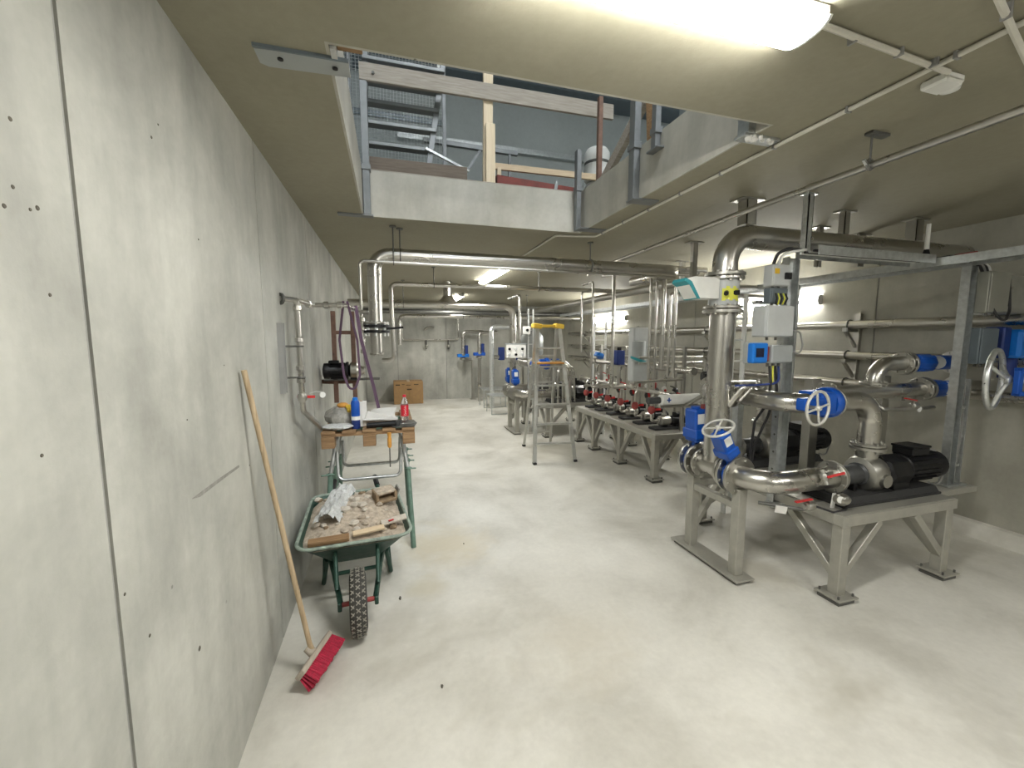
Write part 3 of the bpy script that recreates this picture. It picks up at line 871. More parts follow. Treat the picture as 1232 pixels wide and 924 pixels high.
# cola bottle
bt = thing('cola_bottle', 'clear cola bottle with red label standing on the dark plates at the pallet corner', 'bottle', (0.105, 3.46, PT + 0.036))
BX, BY, BZ = 0.105, 3.46, PT + 0.036
MB().lathe([(0.020, 0.0), (0.030, 0.004), (0.031, 0.03), (0.029, 0.07), (0.031, 0.13), (0.024, 0.165), (0.013, 0.19), (0.012, 0.205)], (BX, BY, BZ), (0, 0, 1), 20).build('body', 'bottle_plastic', bt)
lb = MB().lathe([(0.0318, 0.045), (0.0312, 0.07), (0.0325, 0.135)], (BX, BY, BZ), (0, 0, 1), 24, False, False).build('wrap_label', 'cola_red', bt)
MB().lathe([(0.0145, 0.200), (0.0145, 0.216), (0.012, 0.218)], (BX, BY, BZ), (0, 0, 1), 14).build('cap', 'cola_red', bt)
def text_mesh(s, size):
    cu = bpy.data.curves.new('lettering', 'FONT')
    cu.body = s; cu.size = size; cu.align_x = 'CENTER'; cu.align_y = 'CENTER'; cu.resolution_u = 2
    ob = bpy.data.objects.new('lettering', cu); COL.objects.link(ob)
    dg = bpy.context.evaluated_depsgraph_get()
    me = bpy.data.meshes.new_from_object(ob.evaluated_get(dg))
    vs_ = [v.co.copy() for v in me.vertices]; fs = [tuple(p.vertices) for p in me.polygons]
    bpy.data.objects.remove(ob); bpy.data.curves.remove(cu); bpy.data.meshes.remove(me)
    return vs_, fs
tv, tf = text_mesh('Coca-Cola', 0.021)
vv = []
for p in tv:           # runs up the bottle, wrapped round the label
    q = -PI / 2 - p.y / 0.0335 + 0.1
    vv.append((BX + 0.0335 * math.cos(q), BY + 0.0335 * math.sin(q), BZ + 0.09 + p.x * 0.82))
MB().raw(vv, tf).build('lettering', 'white_plastic', lb)

# pump on a wall bracket with lifting slings, behind the pallet
bkt = thing('steel_bracket', 'brown steel H-shaped bracket standing out from the left wall behind the pallet', 'bracket', (-0.38, 4.3, 1.2))
for x in (-0.50, -0.33):
    MB().beam((x, 4.28, 1.10), (x, 4.28, 1.97), 0.04, 0.04, (0, 1, 0), 0.003).build('post', 'rust_steel', bkt)
MB().beam((-0.48, 4.28, 1.77), (-0.35, 4.28, 1.77), 0.035, 0.035, ch=0.003).build('crossbar', 'rust_steel', bkt)
for x in (-0.50, -0.33):
    MB().beam((XL, 4.36, 1.30), (x, 4.28, 1.30), 0.04, 0.04, ch=0.003).build('wall_arm', 'rust_steel', bkt)
MB().beam((-0.60, 4.30, 1.32), (-0.10, 4.30, 1.32), 0.14, 0.012, ch=0.002).build('shelf_plate', 'dark_steel', bkt)
t = thing('side_pump', 'black pump motor lying on the wall bracket behind the slings', 'pump', (-0.35, 4.28, 1.33))
MB().lathe([(0.05, 0), (0.075, 0.01), (0.075, 0.05), (0.068, 0.06), (0.068, 0.20), (0.085, 0.205), (0.085, 0.225)], (-0.60, 4.22, 1.41), (1, 0, 0), 20).build('motor', 'black_paint', t)
for k in range(10):
    q = 2 * PI * k / 10
    MB().obox((-0.47, 4.22 + 0.072 * math.cos(q), 1.41 + 0.072 * math.sin(q)), (0.13, 0.006, 0.014), (q - PI / 2, 0, 0)).build('cooling_fin', 'black_paint', t)
MB().lathe([(0.045, 0), (0.08, 0.02), (0.08, 0.075), (0.05, 0.10), (0.035, 0.14)], (-0.375, 4.22, 1.41), (1, 0, 0), 20).build('pump_head', 'stainless', t)
MB().obox((-0.33, 4.20, 1.345), (0.06, 0.06, 0.035), None, 0.004).build('foot', 'black_paint', t)
MB().obox((-0.50, 4.20, 1.495), (0.09, 0.07, 0.03), None, 0.006).build('terminal_box', 'black_paint', t)
def sling(label, pts, wd=0.028):
    m = MB()
    pts = [Vector(p) for p in rounded(pts, 0.05, 4)]
    vv = []; ff = []
    for i, p in enumerate(pts):
        tg = (pts[min(i + 1, len(pts) - 1)] - pts[max(i - 1, 0)]).normalized()
        s_ = tg.cross(Vector((0, 1, 0)))
        s_ = s_.normalized() if s_.length > 0.05 else Vector((1, 0, 0))
        nn = tg.cross(s_).normalized() * 0.003
        vv += [p + s_ * wd / 2 + nn, p - s_ * wd / 2 + nn, p - s_ * wd / 2 - nn, p + s_ * wd / 2 - nn]
    for i in range(len(pts) - 1):
        for k in range(4):
            ff.append((i * 4 + k, i * 4 + (k + 1) % 4, i * 4 + 4 + (k + 1) % 4, i * 4 + 4 + k))
    ff += [(3, 2, 1, 0), tuple(len(vv) - 4 + k for k in range(4))]
    return m.raw(vv, ff).build('lifting_sling', 'purple_webbing', None, label, 'sling')
sling('purple lifting sling hanging in a loop from the wall pipe, left of the two slings', [(-0.315, 3.345, 1.985), (-0.37, 3.50, 1.70), (-0.35, 3.52, 1.42), (-0.29, 3.50, 1.25), (-0.23, 3.52, 1.42), (-0.24, 3.50, 1.70), (-0.29, 3.352, 1.985)], 0.017)
sling('purple lifting sling slanting from the wall pipe down to the pallet', [(-0.25, 3.62, 1.975), (-0.215, 3.58, 1.70), (-0.13, 3.60, 1.30), (-0.10, 3.60, 1.135)], 0.026)

# ================================================================== cardboard box at the far wall
cb = thing('cardboard_box', 'brown cardboard box with dark print standing against the far wall', 'box', (0.45, 11.5, 0))
MB().box(0.08, 0.84, 11.30, 11.85, 0.0, 0.60, 0.008).build('carton', 'cardboard', cb)
MB().box(0.08, 0.84, 11.57, 11.575, 0.598, 0.604).build('lid_seam', 'print_ink', cb)
MB().box(0.43, 0.50, 11.297, 11.86, 0.597, 0.604).build('tape', 'packing_tape', cb)
for (a, b, c, d) in ((0.13, 0.24, 0.50, 0.53), (0.29, 0.36, 0.52, 0.535), (0.40, 0.52, 0.50, 0.515), (0.42, 0.54, 0.38, 0.41), (0.60, 0.72, 0.51, 0.53)):
    MB().box(a, b, 11.296, 11.3005, c, d).build('print', 'print_ink', cb)
MB().obox((0.60, 11.292, 0.22), (0.22, 0.012, 0.30), (0.05, 0, 0.02)).build('loose_flap', 'cardboard', cb)

# ================================================================== pump frames
def pump(label, x, y0, z, group=None):
    """close-coupled pump on a black baseplate; x = suction flange, axis along +X"""
    t = thing('pump', label, 'pump', (x + 0.4, y0, z), group)
    ax_ = z + 0.165
    bp = MB().box(x - 0.10, x + 0.86, y0 - 0.15, y0 + 0.15, z, z + 0.018, 0.003)
    bp.prism([(x - 0.09, y0 - 0.14, z + 0.018), (x - 0.09, y0 + 0.14, z + 0.018), (x - 0.09, y0 + 0.115, z + 0.055), (x - 0.09, y0 - 0.115, z + 0.055)], (0.94, 0, 0))
    bp.build('baseplate', 'black_rubber', t)
    MB().flange((x, y0, ax_), (1, 0, 0), 0.10, 0.022, 8).build('suction_flange', 'stainless_dull', t)
    MB().lathe([(0.060, 0.0), (0.060, 0.05), (0.066, 0.06), (0.066, 0.19), (0.080, 0.20), (0.080, 0.215)], (x + 0.01, y0, ax_), (1, 0, 0), 20).build('suction_pipe', 'charcoal_casting', t)
    MB().lathe([(0.07, 0.0), (0.115, 0.02), (0.130, 0.06), (0.130, 0.12), (0.115, 0.16), (0.09, 0.18)], (x + 0.215, y0, ax_), (1, 0, 0), 24).build('casing', 'stainless_dull', t)
    MB().cyl((x + 0.30, y0 - 0.145, ax_ - 0.02), (x + 0.30, y0 - 0.10, ax_ - 0.02), 0.045, n=16).build('drain_cover', 'stainless_dull', t)
    MB().lathe([(0.060, 0.0), (0.066, 0.06), (0.075, 0.09)], (x + 0.30, y0, ax_ + 0.08), (0, 0, 1), 18).build('discharge_neck', 'stainless_dull', t)
    MB().flange((x + 0.30, y0, ax_ + 0.185), (0, 0, 1), 0.105, 0.024, 8).build('discharge_flange', 'stainless_dull', t)
    lan = MB().lathe([(0.105, 0.0), (0.125, 0.02), (0.125, 0.20), (0.10, 0.24)], (x + 0.395, y0, ax_ - 0.005), (1, 0, 0), 8)
    lan.build('lantern', 'black_paint', t)
    for s_ in (-1, 1):
        MB().box(x + 0.44, x + 0.60, y0 + s_ * 0.075 - 0.025, y0 + s_ * 0.075 + 0.025, z + 0.05, ax_ - 0.06, 0.004).build('foot', 'black_paint', t)
    MB().box(x + 0.15, x + 0.19, y0 - 0.03, y0 + 0.03, z + 0.05, ax_ - 0.05, 0.004).build('foot', 'black_paint', t)
    mo = MB().lathe([(0.085, 0.0), (0.098, 0.01), (0.098, 0.30), (0.105, 0.31), (0.105, 0.37), (0.07, 0.39)], (x + 0.635, y0, ax_ + 0.01), (1, 0, 0), 24)
    mo = mo.build('motor', 'black_paint', t)
    fins = MB()
    for k in range(18):
        q = 2 * PI * k / 18
        fins.obox((x + 0.79, y0 + 0.104 * math.cos(q), ax_ + 0.01 + 0.104 * math.sin(q)), (0.27, 0.004, 0.016), (q - PI / 2, 0, 0))
    fins.build('cooling_fins', 'black_paint', mo)
    tb = MB().box(x + 0.66, x + 0.84, y0 - 0.07, y0 + 0.07, ax_ + 0.105, ax_ + 0.165, 0.008).build('terminal_box', 'black_paint', mo)
    MB().box(x + 0.655, x + 0.845, y0 - 0.075, y0 + 0.075, ax_ + 0.16, ax_ + 0.175, 0.004).build('lid', 'black_paint', tb)
    MB().tube([(x + 0.84, y0, ax_ + 0.135), (x + 0.99, y0 - 0.02, ax_ + 0.12), (x + 1.05, y0 - 0.06, ax_ - 0.02), (x + 1.04, y0 - 0.03, z - 0.02), (x + 1.02, y0 + 0.02, z + 0.02)], 0.007, 7, 0.06).build('power_cable', 'cable_grey', mo, angle=60)
    return t

def foot(parent, x, y0, lift=0.03):
    m = MB().box(x - 0.085, x + 0.085, y0 - 0.085, y0 + 0.085, lift, lift + 0.012, 0.002)
    fp = m.build('foot_plate', 'frame_steel', parent)
    for sx in (-1, 1):
        for sy in (-1, 1):
            MB().cyl((x + sx * 0.062, y0 + sy * 0.062, 0.0), (x + sx * 0.062, y0 + sy * 0.062, lift + 0.03), 0.007, n=6).build('levelling_bolt', 'dark_steel', fp)
    MB().box(x - 0.07, x + 0.07, y0 - 0.07, y0 + 0.07, 0.0, lift - 0.012).build('grout_pad', 'dark_steel', fp)

def pump_frame(label, x0, x1, y0, y1, zt, legs, braces, extra=None):
    t = thing('pump_stand', label, 'frame', ((x0 + x1) / 2, (y0 + y1) / 2, 0))
    h_ = 0.07
    MB().box(x0 + 0.01, x1 - 0.01, y0 + 0.01, y1 - 0.01, zt, zt + 0.006).build('top_plate', 'frame_steel', t)
    for (a, b) in (((x0, y0 + 0.03), (x1, y0 + 0.03)), ((x0, y1 - 0.03), (x1, y1 - 0.03))):
        MB().beam((a[0], a[1], zt - h_ / 2), (b[0], b[1], zt - h_ / 2), 0.06, h_, ch=0.004).build('rail', 'frame_steel', t)
    for xx in (x0 + 0.03, x1 - 0.03):
        MB().beam((xx, y0 + 0.06, zt - h_ / 2), (xx, y1 - 0.06, zt - h_ / 2), 0.06, h_, ch=0.004).build('rail', 'frame_steel', t)
    for (x, y_) in legs:
        MB().box(x - 0.035, x + 0.035, y_ - 0.035, y_ + 0.035, 0.04, zt - h_, 0.004).build('leg', 'frame_steel', t)
        foot(t, x, y_)
    for (a, b) in braces:
        MB().beam(a, b, 0.05, 0.05, ch=0.003).build('brace', 'frame_steel', t)
    return t

def duty_skid(dx, dy, where, wheel2=True):
    """two pumps side by side on a frame with a suction header, blue valves and discharge loop"""
    def p(x, y_, z): return (x + dx, y_ + dy, z)
    zt = 0.58
    X0, X1, Y0, Y1 = 2.73 + dx, 3.83 + dx, 1.83 + dy, 3.16 + dy
    lg = [(X0 + 0.05, Y0 + 0.045), (X1 - 0.05, Y0 + 0.045), (X0 + 0.05, Y1 - 0.045), (X1 - 0.05, Y1 - 0.045)]
    br = []
    for yy in (Y0 + 0.045, Y1 - 0.045):
        br.append(((X0 + 0.07, yy, 0.17), (X0 + 0.38, yy, 0.50)))
        br.append(((X1 - 0.07, yy, 0.17), (X1 - 0.38, yy, 0.50)))
    for xx in (X0 + 0.05, X1 - 0.05):
        br.append(((xx, Y0 + 0.07, 0.17), (xx, Y0 + 0.42, 0.50)))
        br.append(((xx, Y1 - 0.07, 0.17), (xx, Y1 - 0.42, 0.50)))
    pump_frame('welded grey steel pump frame %s' % where, X0, X1, Y0, Y1, zt, lg, br)
    pump('black pump with finned motor on the near side of the frame %s' % where, 2.96 + dx, 2.07 + dy, zt + 0.006)
    pump('black pump with finned motor on the rear side of the frame %s' % where, 2.96 + dx, 2.93 + dy, zt + 0.006)
    az = zt + 0.006 + 0.165
    # header support
    t = thing('pipe_support', 'two-post pipe support on a long floor plate, beside the frame %s' % where, 'support', p(2.34, 2.5, 0))
    MB().box(2.25 + dx, 2.41 + dx, 2.16 + dy, 2.86 + dy, 0.022, 0.036, 0.002).build('floor_plate', 'frame_steel', t)
    MB().box(2.27 + dx, 2.39 + dx, 2.18 + dy, 2.84 + dy, 0.0, 0.016).build('grout_pad', 'dark_steel', t)
    for yy in (2.26, 2.72):
        MB().box(2.30 + dx, 2.37 + dx, yy - 0.035 + dy, yy + 0.035 + dy, 0.036, az - 0.09, 0.004).build('post', 'frame_steel', t)
    MB().beam(p(2.335, 2.26, az - 0.22), p(2.335, 2.72, az - 0.22), 0.05, 0.05, ch=0.003).build('tie', 'frame_steel', t)
    MB().beam(p(2.36, 2.72, az - 0.20), p(2.74, 2.72, az - 0.20), 0.05, 0.05, ch=0.003).build('tie', 'frame_steel', t)
    MB().beam(p(2.36, 2.72, 0.20), p(2.60, 2.72, az - 0.22), 0.045, 0.045, ch=0.003).build('brace', 'frame_steel', t)
    # suction header: U shape with two valves and a tee in the middle
    hx = 2.33
    pipe_run('suction_header', 'thick bent stainless suction header at the left end of the frame %s' % where,
             [p(2.945, 2.07, az), p(hx, 2.07, az), p(hx, 2.93, az), p(2.945, 2.93, az)], 0.075, 0.20,
             flanges=[(p(2.935, 2.07, az), (1, 0, 0)), (p(2.935, 2.93, az), (1, 0, 0)), (p(hx, 2.395, az), (0, 1, 0)), (p(hx, 2.62, az), (0, 1, 0))], n=18, fl_r=1.5)
    if not wheel2:
        gear_valve('upright blue gear valve nearer the camera on the suction header, %s' % where, p(hx, 2.305, az), (0, 1, 0), (-0.05, 0, 1), 0.075, 0.26, 0.13, tag_side=(0, -1, 0))
    else: gear_valve('blue gear valve leaning left with a pale handwheel on top, %s' % where, p(hx, 2.305, az), (0, 1, 0), (-0.48, -0.05, 0.88), 0.075, 0.21, 0.115,
               wheel=(Vector(p(hx, 2.30, az)) + Vector((-0.48, -0.05, 0.88)).normalized() * 0.40, (-0.48, -0.05, 0.88), 0.10), tag_side=(0, -1, 0))
    gear_valve('upright blue gear valve at the rear of the suction header, %s' % where, p(hx, 2.705, az), (0, 1, 0), (-0.05, 0, 1), 0.075, 0.26, 0.13, tag_side=(0, -1, 0))
    # discharge loop
    dz = 1.28
    pipe_run('discharge_loop', 'bent stainless discharge pipes joining the two pumps, %s' % where,
             [p(3.26, 2.07, az + 0.197), p(3.26, 2.07, dz), p(2.55, 2.07, dz), p(2.55, 2.93, dz), p(3.26, 2.93, dz), p(3.26, 2.93, az + 0.197)], 0.066, 0.17,
             flanges=[(p(3.26, 2.07, az + 0.21), (0, 0, 1)), (p(3.26, 2.93, az + 0.21), (0, 0, 1)), (p(2.875, 2.07, dz), (1, 0, 0)), (p(2.62, 2.93, dz), (1, 0, 0))], n=18, fl_r=1.55)
    t = thing('butterfly_valve', 'blue discharge valve with pale upright handwheel facing the aisle, %s' % where, 'valve', p(2.7, 2.05, dz))
    MB().lathe([(0.10, -0.03), (0.105, -0.02), (0.105, 0.02), (0.10, 0.03)], p(2.83, 2.07, dz), (1, 0, 0), 20).build('body', 'blue_paint', t)
    MB().box(2.66 + dx, 2.80 + dx, 1.975 + dy, 2.15 + dy, dz - 0.07, dz + 0.08, 0.012).build('gearbox', 'blue_paint', t)
    MB().box(2.50 + dx, 2.66 + dx, 1.96 + dy, 2.03 + dy, dz - 0.03, dz + 0.05, 0.010).build('drive_arm', 'blue_paint', t)
    MB().cyl(p(2.53, 1.99, dz), p(2.53, 1.90, dz), 0.012, n=10).build('shaft', 'stainless', t)
    handwheel(t, p(2.53, 1.90, dz), (0.10, -1, 0.0), 0.105, 0.009, rot=0.2)
    return az

az = duty_skid(0, 0, 'nearest the camera')
duty_skid(-0.15, 4.85, 'farthest back', False)

# ----------------------------------------------- near skid: riser, flow meter, top pipe
pipe_run('riser_pipe', 'thick stainless riser rising from the near header and turning right under the ceiling',
         [(2.33, 2.5, 0.80), (2.33, 2.5, 2.44), (4.9, 2.5, 2.44)], 0.084, 0.20,
         flanges=[((2.33, 2.5, 2.165), (0, 0, 1)), ((2.33, 2.5, 1.905), (0, 0, 1))], n=22, fl_r=1.62)
t = thing('flow_meter', 'grey flow meter with yellow label between two flanges of the thick riser', 'flow meter', (2.33, 2.5, 1.92))
MB().lathe([(0.088, 0.0), (0.100, 0.03), (0.100, 0.19), (0.088, 0.22)], (2.33, 2.5, 1.925), (0, 0, 1), 20).build('body', 'grey_plastic', t)
for e in (0, 1):
    MB().flange((2.33, 2.5, 1.933 + e * 0.204), (0, 0, 1), 0.132, 0.020, 8).build('flange', 'stainless', t)
m = MB()
for k in range(5):
    q0 = -2.42 + k * 0.24; q1 = q0 + 0.245
    c0, s0, c1, s1 = math.cos(q0), math.sin(q0), math.cos(q1), math.sin(q1)
    za, zb = (1.985, 2.075) if k % 2 else (1.975, 2.06)
    m.raw([(2.33 + 0.102 * c0, 2.5 + 0.102 * s0, za), (2.33 + 0.102 * c1, 2.5 + 0.102 * s1, za), (2.33 + 0.102 * c1, 2.5 + 0.102 * s1, zb), (2.33 + 0.102 * c0, 2.5 + 0.102 * s0, zb)], [(0, 1, 2, 3)])
m.build('warning_label', 'yellow_label', t)
MB().cyl((2.33, 2.41, 2.03), (2.36, 2.385, 2.03), 0.018, n=10).build('cable_gland', 'black_paint', t)
MB().cyl((2.27, 2.41, 2.03), (2.25, 2.39, 2.02), 0.016, n=10).build('cable_gland', 'black_paint', t)
t = pipe_run('link_pipe', 'short stainless pipe with clamp joint linking the riser to the discharge loop', [(2.40, 2.5, 1.28), (2.50, 2.5, 1.28)], 0.055, flanges=[((2.455, 2.5, 1.28), (1, 0, 0))], n=16, fl_r=1.5)

def ceiling_post(label, x, y0, zb, wd=0.05, plate=0.11, mat='stainless_dull', group=None):
    t = thing('pipe_hanger', label, 'hanger', (x, y0, zb), group)
    MB().box(x - plate, x + plate, y0 - plate * 0.6, y0 + plate * 0.6, ZC - 0.010, ZC, 0.001).build('ceiling_plate', mat, t)
    MB().box(x - wd / 2, x + wd / 2, y0 - wd / 2, y0 - wd / 2 + 0.006, zb, ZC - 0.01).build('web', mat, t)
    MB().box(x - wd / 2, x - wd / 2 + 0.006, y0 - wd / 2, y0 + wd / 2, zb, ZC - 0.01).build('side', mat, t)
    MB().box(x + wd / 2 - 0.006, x + wd / 2, y0 - wd / 2, y0 + wd / 2, zb, ZC - 0.01).build('side', mat, t)
    return t
ceiling_post('grey channel hanger with ceiling plate above the bend of the thick riser', 2.50, 2.5, 2.524, 0.085, 0.10)
ceiling_post('slim galvanised channel hanging from the ceiling to the near cable tray', 2.80, 2.28, 2.30, 0.045, 0.05, 'galvanised')
ceiling_post('stub hanger holding the horizontal top pipe in its middle', 3.45, 2.5, 2.524, 0.05, 0.07)
ceiling_post('stub hanger holding the right end of the horizontal top pipe', 4.25, 2.5, 2.524, 0.08, 0.09)
ceiling_post('stub hanger on the ceiling behind the top pipe near the right wall', 4.35, 3.0, 2.40, 0.07, 0.09)
ceiling_post('thin hanger on the ceiling behind the top pipe, beyond the slim channel', 3.72, 2.9, 2.35, 0.04, 0.07)

# ----------------------------------------------- near skid: right hand discharge pipes
def check_valve(label, x0, x1, y0, z, r, mat='blue_paint'):
    t = thing('check_valve', label, 'valve', ((x0 + x1) / 2, y0, z))
    L = x1 - x0
    MB().flange((x0 + 0.012, y0, z), (1, 0, 0), r * 1.75, 0.024, 8).build('flange', 'stainless_dull', t)
    MB().flange((x1 - 0.012, y0, z), (1, 0, 0), r * 1.75, 0.024, 8).build('flange', 'wheel_paint', t)
    m = MB().lathe([(r * 1.0, 0.024), (r * 1.35, L * 0.16), (r * 1.35, L * 0.42), (r * 1.05, L * 0.5)], (x0, y0, z), (1, 0, 0), 10)
    for k in range(4):
        q = PI / 4 + k * PI / 2
        m.obox((x0 + L * 0.29, y0 + r * 1.25 * math.cos(q), z + r * 1.25 * math.sin(q)), (L * 0.30, 0.02, 0.03), (q, 0, 0), 0.004)
    m.build('body', mat, t, angle=30)
    MB().lathe([(r * 1.02, L * 0.5), (r * 1.02, L * 0.66)], (x0, y0, z), (1, 0, 0), 14).build('white_band', 'white_plastic', t)
    MB().lathe([(r * 1.1, L * 0.66), (r * 1.1, L * 0.94)], (x0, y0, z), (1, 0, 0), 14).build('tail', mat, t)
    return t
HY = 2.30
pipe_run('branch_header', 'horizontal stainless header above the rear pump of the near frame', [(3.12, HY, 1.30), (4.18, HY, 1.30)], 0.056,
         flanges=[((3.135, HY, 1.30), (1, 0, 0)), ((4.165, HY, 1.30), (1, 0, 0))], n=18, fl_r=1.7)
check_valve('lower blue check valve beside the right cable post', 4.195, 4.62, HY, 1.30, 0.054)
pipe_run('stub_pipe', 'short pipe from the lower blue check valve into the right wall', [(4.62, HY, 1.30), (4.9, HY, 1.30)], 0.05, n=16)
pipe_run('branch_bend', 'upper stainless bend rising from the header and turning right', [(3.62, HY, 1.34), (3.62, HY, 1.515), (3.93, HY, 1.515)], 0.056, 0.15,
         flanges=[((3.92, HY, 1.515), (1, 0, 0)), ((3.62, HY, 1.365), (0, 0, 1))], n=18, fl_r=1.6)
check_valve('upper blue check valve with white band on the right', 3.945, 4.55, HY, 1.515, 0.054)
pipe_run('stub_pipe', 'short pipe from the upper blue check valve into the right wall', [(4.55, HY, 1.515), (4.9, HY, 1.515)], 0.05, n=16)
for (x, yy, lab) in ((3.20, 2.46, 'olive-grey square post holding the left end of the branch header'), (3.98, 2.46, 'olive-grey square post holding the right end of the branch header')):
    t = thing('header_post', lab, 'post', (x, yy, 0.586))
    MB().box(x - 0.045, x + 0.045, yy - 0.035, yy + 0.035, 0.586, 1.40, 0.004).build('post', 'stainless_dull', t)
    MB().beam((x, yy - 0.03, 1.225), (x, HY, 1.225), 0.05, 0.03).build('cradle', 'stainless_dull', t)
t = pipe_run('drain_pipe', 'thin drain pipe below the branch header with a capped end', [(3.60, HY, 1.26), (3.60, HY - 0.09, 1.17), (4.02, HY - 0.09, 1.16), (4.18, HY - 0.09, 1.16)], 0.016, 0.03, mat='stainless_dull')
ball_valve('small drain valve with red lever below the branch header', (3.95, HY - 0.09, 1.185), (1, 0, 0), (-1, 0, 0.1), 0.018, L=0.11)
MB().cyl((3.98, HY - 0.105, 1.16), (3.98, HY - 0.112, 1.16), 0.024, n=16).build('round_tag', 'white_plastic', None, 'white round tag on the drain valve below the branch header', 'tag')

# small valves, tags and hose on the near suction bend
ball_valve('ball valve with long red lever lying along the near suction bend', (2.74, 1.98, az + 0.045), (0, 0.4, 1), (1, 0.0, 0.1), 0.014, L=0.13)
ball_valve('small drain valve with red lever under the near suction bend', (2.60, 1.96, az - 0.13), (1, 0, 0), (-1, 0, -0.1), 0.018, L=0.12)
ball_valve('small hose valve with white lever beside the near pump baseplate', (2.80, 1.90, az - 0.085), (1, -0.1, -0.1), (0, 0, -1), 0.022, handle='white_plastic', L=0.11)
MB().tube([(2.62, 1.95, az - 0.125), (2.74, 1.90, az - 0.165), (2.84, 1.90, az - 0.16), (2.90, 1.92, az - 0.13)], 0.007, 8, 0.05).build('hose', 'cable_black', None, 'thin black hose looping below the near suction bend', 'hose')
MB().cyl((2.76, 1.885, az - 0.075), (2.758, 1.878, az - 0.075), 0.022, n=16).build('round_tag', 'white_plastic', None, 'white round tag hanging at the near suction bend', 'tag')
t = pipe_run('drain_line', 'thin dark drain line slanting under the near suction header', [(2.42, 2.18, az - 0.17), (2.55, 1.97, az - 0.15), (2.62, 1.95, az - 0.13)], 0.012, 0.02, mat='dark_steel')
MB().obox((2.47, 2.05, az - 0.175), (0.07, 0.004, 0.05), (0.1, 0.1, -0.5)).build('paper_tag', 'paper', None, 'white paper tag hanging under the near suction header', 'tag')

# ----------------------------------------------- cable posts and trays
def ladder_post(name, label, x, y0, z0, z1, wd, dp, mat='galvanised_bright', step=0.25, cat='cable tray'):
    t = thing(name, label, cat, (x, y0, z0))
    for s_ in (-1, 1):
        MB().box(x + s_ * wd / 2 - 0.008, x + s_ * wd / 2 + 0.008, y0 - dp / 2, y0 + dp / 2, z0, z1, 0.002).build('side_rail', mat, t)
    z = z0 + step / 2
    while z < z1:
        MB().box(x - wd / 2, x + wd / 2, y0 - 0.006, y0 + 0.006, z - 0.008, z + 0.008).build('rung', mat, t)
        z += step
    return t
cp = thing('cable_post', 'galvanised perforated cable post carrying the transmitter boxes beside the thick riser', 'cable post', (2.74, 2.36, 0.45))
m = MB().box(2.70, 2.80, 2.36, 2.365, 0.50, 2.28); m.box(2.70, 2.706, 2.31, 2.36, 0.50, 2.28); m.box(2.794, 2.80, 2.31, 2.36, 0.50, 2.28)
m.build('channel', 'galvanised', cp)
for k in range(13):
    z = 0.62 + k * 0.13
    MB().cyl((2.699, 2.335, z), (2.7005, 2.335, z), 0.008, n=8).build('slot', 'dark_steel', cp)
MB().box(2.69, 2.81, 2.30, 2.37, 0.46, 0.50, 0.004).build('foot_clamp', 'galvanised', cp)
sp = thing('sensor_post', 'short grey steel post standing between the two near pumps', 'post', (2.62, 2.52, 0.3))
MB().box(2.60, 2.66, 2.58, 2.64, 0.36, 1.20, 0.004).build('post', 'galvanised', sp)
MB().beam((2.63, 2.61, 0.40), (2.76, 2.61, 0.54), 0.03, 0.03).build('bracket', 'galvanised', sp)
ladder_post('cable_ladder', 'galvanised cable ladder standing behind the perforated post, beside the wall light', 3.68, 3.10, 0.586, 2.22, 0.12, 0.05, 'galvanised', 0.17)
ladder_post('cable_ladder', 'bright white cable ladder rising just right of the thick riser', 3.18, 3.20, 0.0, 2.12, 0.13, 0.05, 'cable_white', 0.2)
ladder_post('cable_ladder', 'bright cable ladder far back left of the grey tank', 3.55, 6.6, 0.0, 2.02, 0.22, 0.05, 'cable_white', 0.2)

def tray(label, a, b, wd=0.20, hh=0.05, mat='galvanised', rungs=0.22):
    a, b = Vector(a), Vector(b)
    d = (b - a).normalized(); s_ = Vector((0, 0, 1)).cross(d).normalized()
    t = thing('cable_tray', label, 'cable tray', tuple(a))
    for e in (-1, 1):
        MB().beam(a + s_ * e * wd / 2, b + s_ * e * wd / 2, 0.004, hh).build('side_rail', mat, t)
    L = (b - a).length
    k = rungs / 2
    while k < L:
        p = a + d * k
        MB().beam(p - s_ * wd / 2, p + s_ * wd / 2, 0.035, 0.004).build('rung', mat, t)
        k += rungs
    for j in range(4):
        o = s_ * (wd * (-0.3 + 0.2 * j)) + Vector((0, 0, 0.012 - hh * 0.2))
        MB().tube([a + o, a + o + d * L * 0.5 + s_ * 0.01, b + o], 0.009, 6).build('cable', ('cable_black', 'cable_grey', 'cable_black', 'cable_white')[j], t)
    return t
tray('galvanised cable tray running crosswise from the near cable post to the long tray', (2.72, 2.20, 2.29), (3.86, 2.20, 2.29), 0.16, 0.06)
tray('long galvanised cable tray running back along the right side above the pumps', (4.0, -1.0, 2.27), (4.0, 9.2, 2.27), 0.22, 0.06)
tray('short cable tray in front of the right wall, high behind the near pumps', (4.12, 3.9, 2.14), (4.86, 3.9, 2.14), 0.16, 0.05)

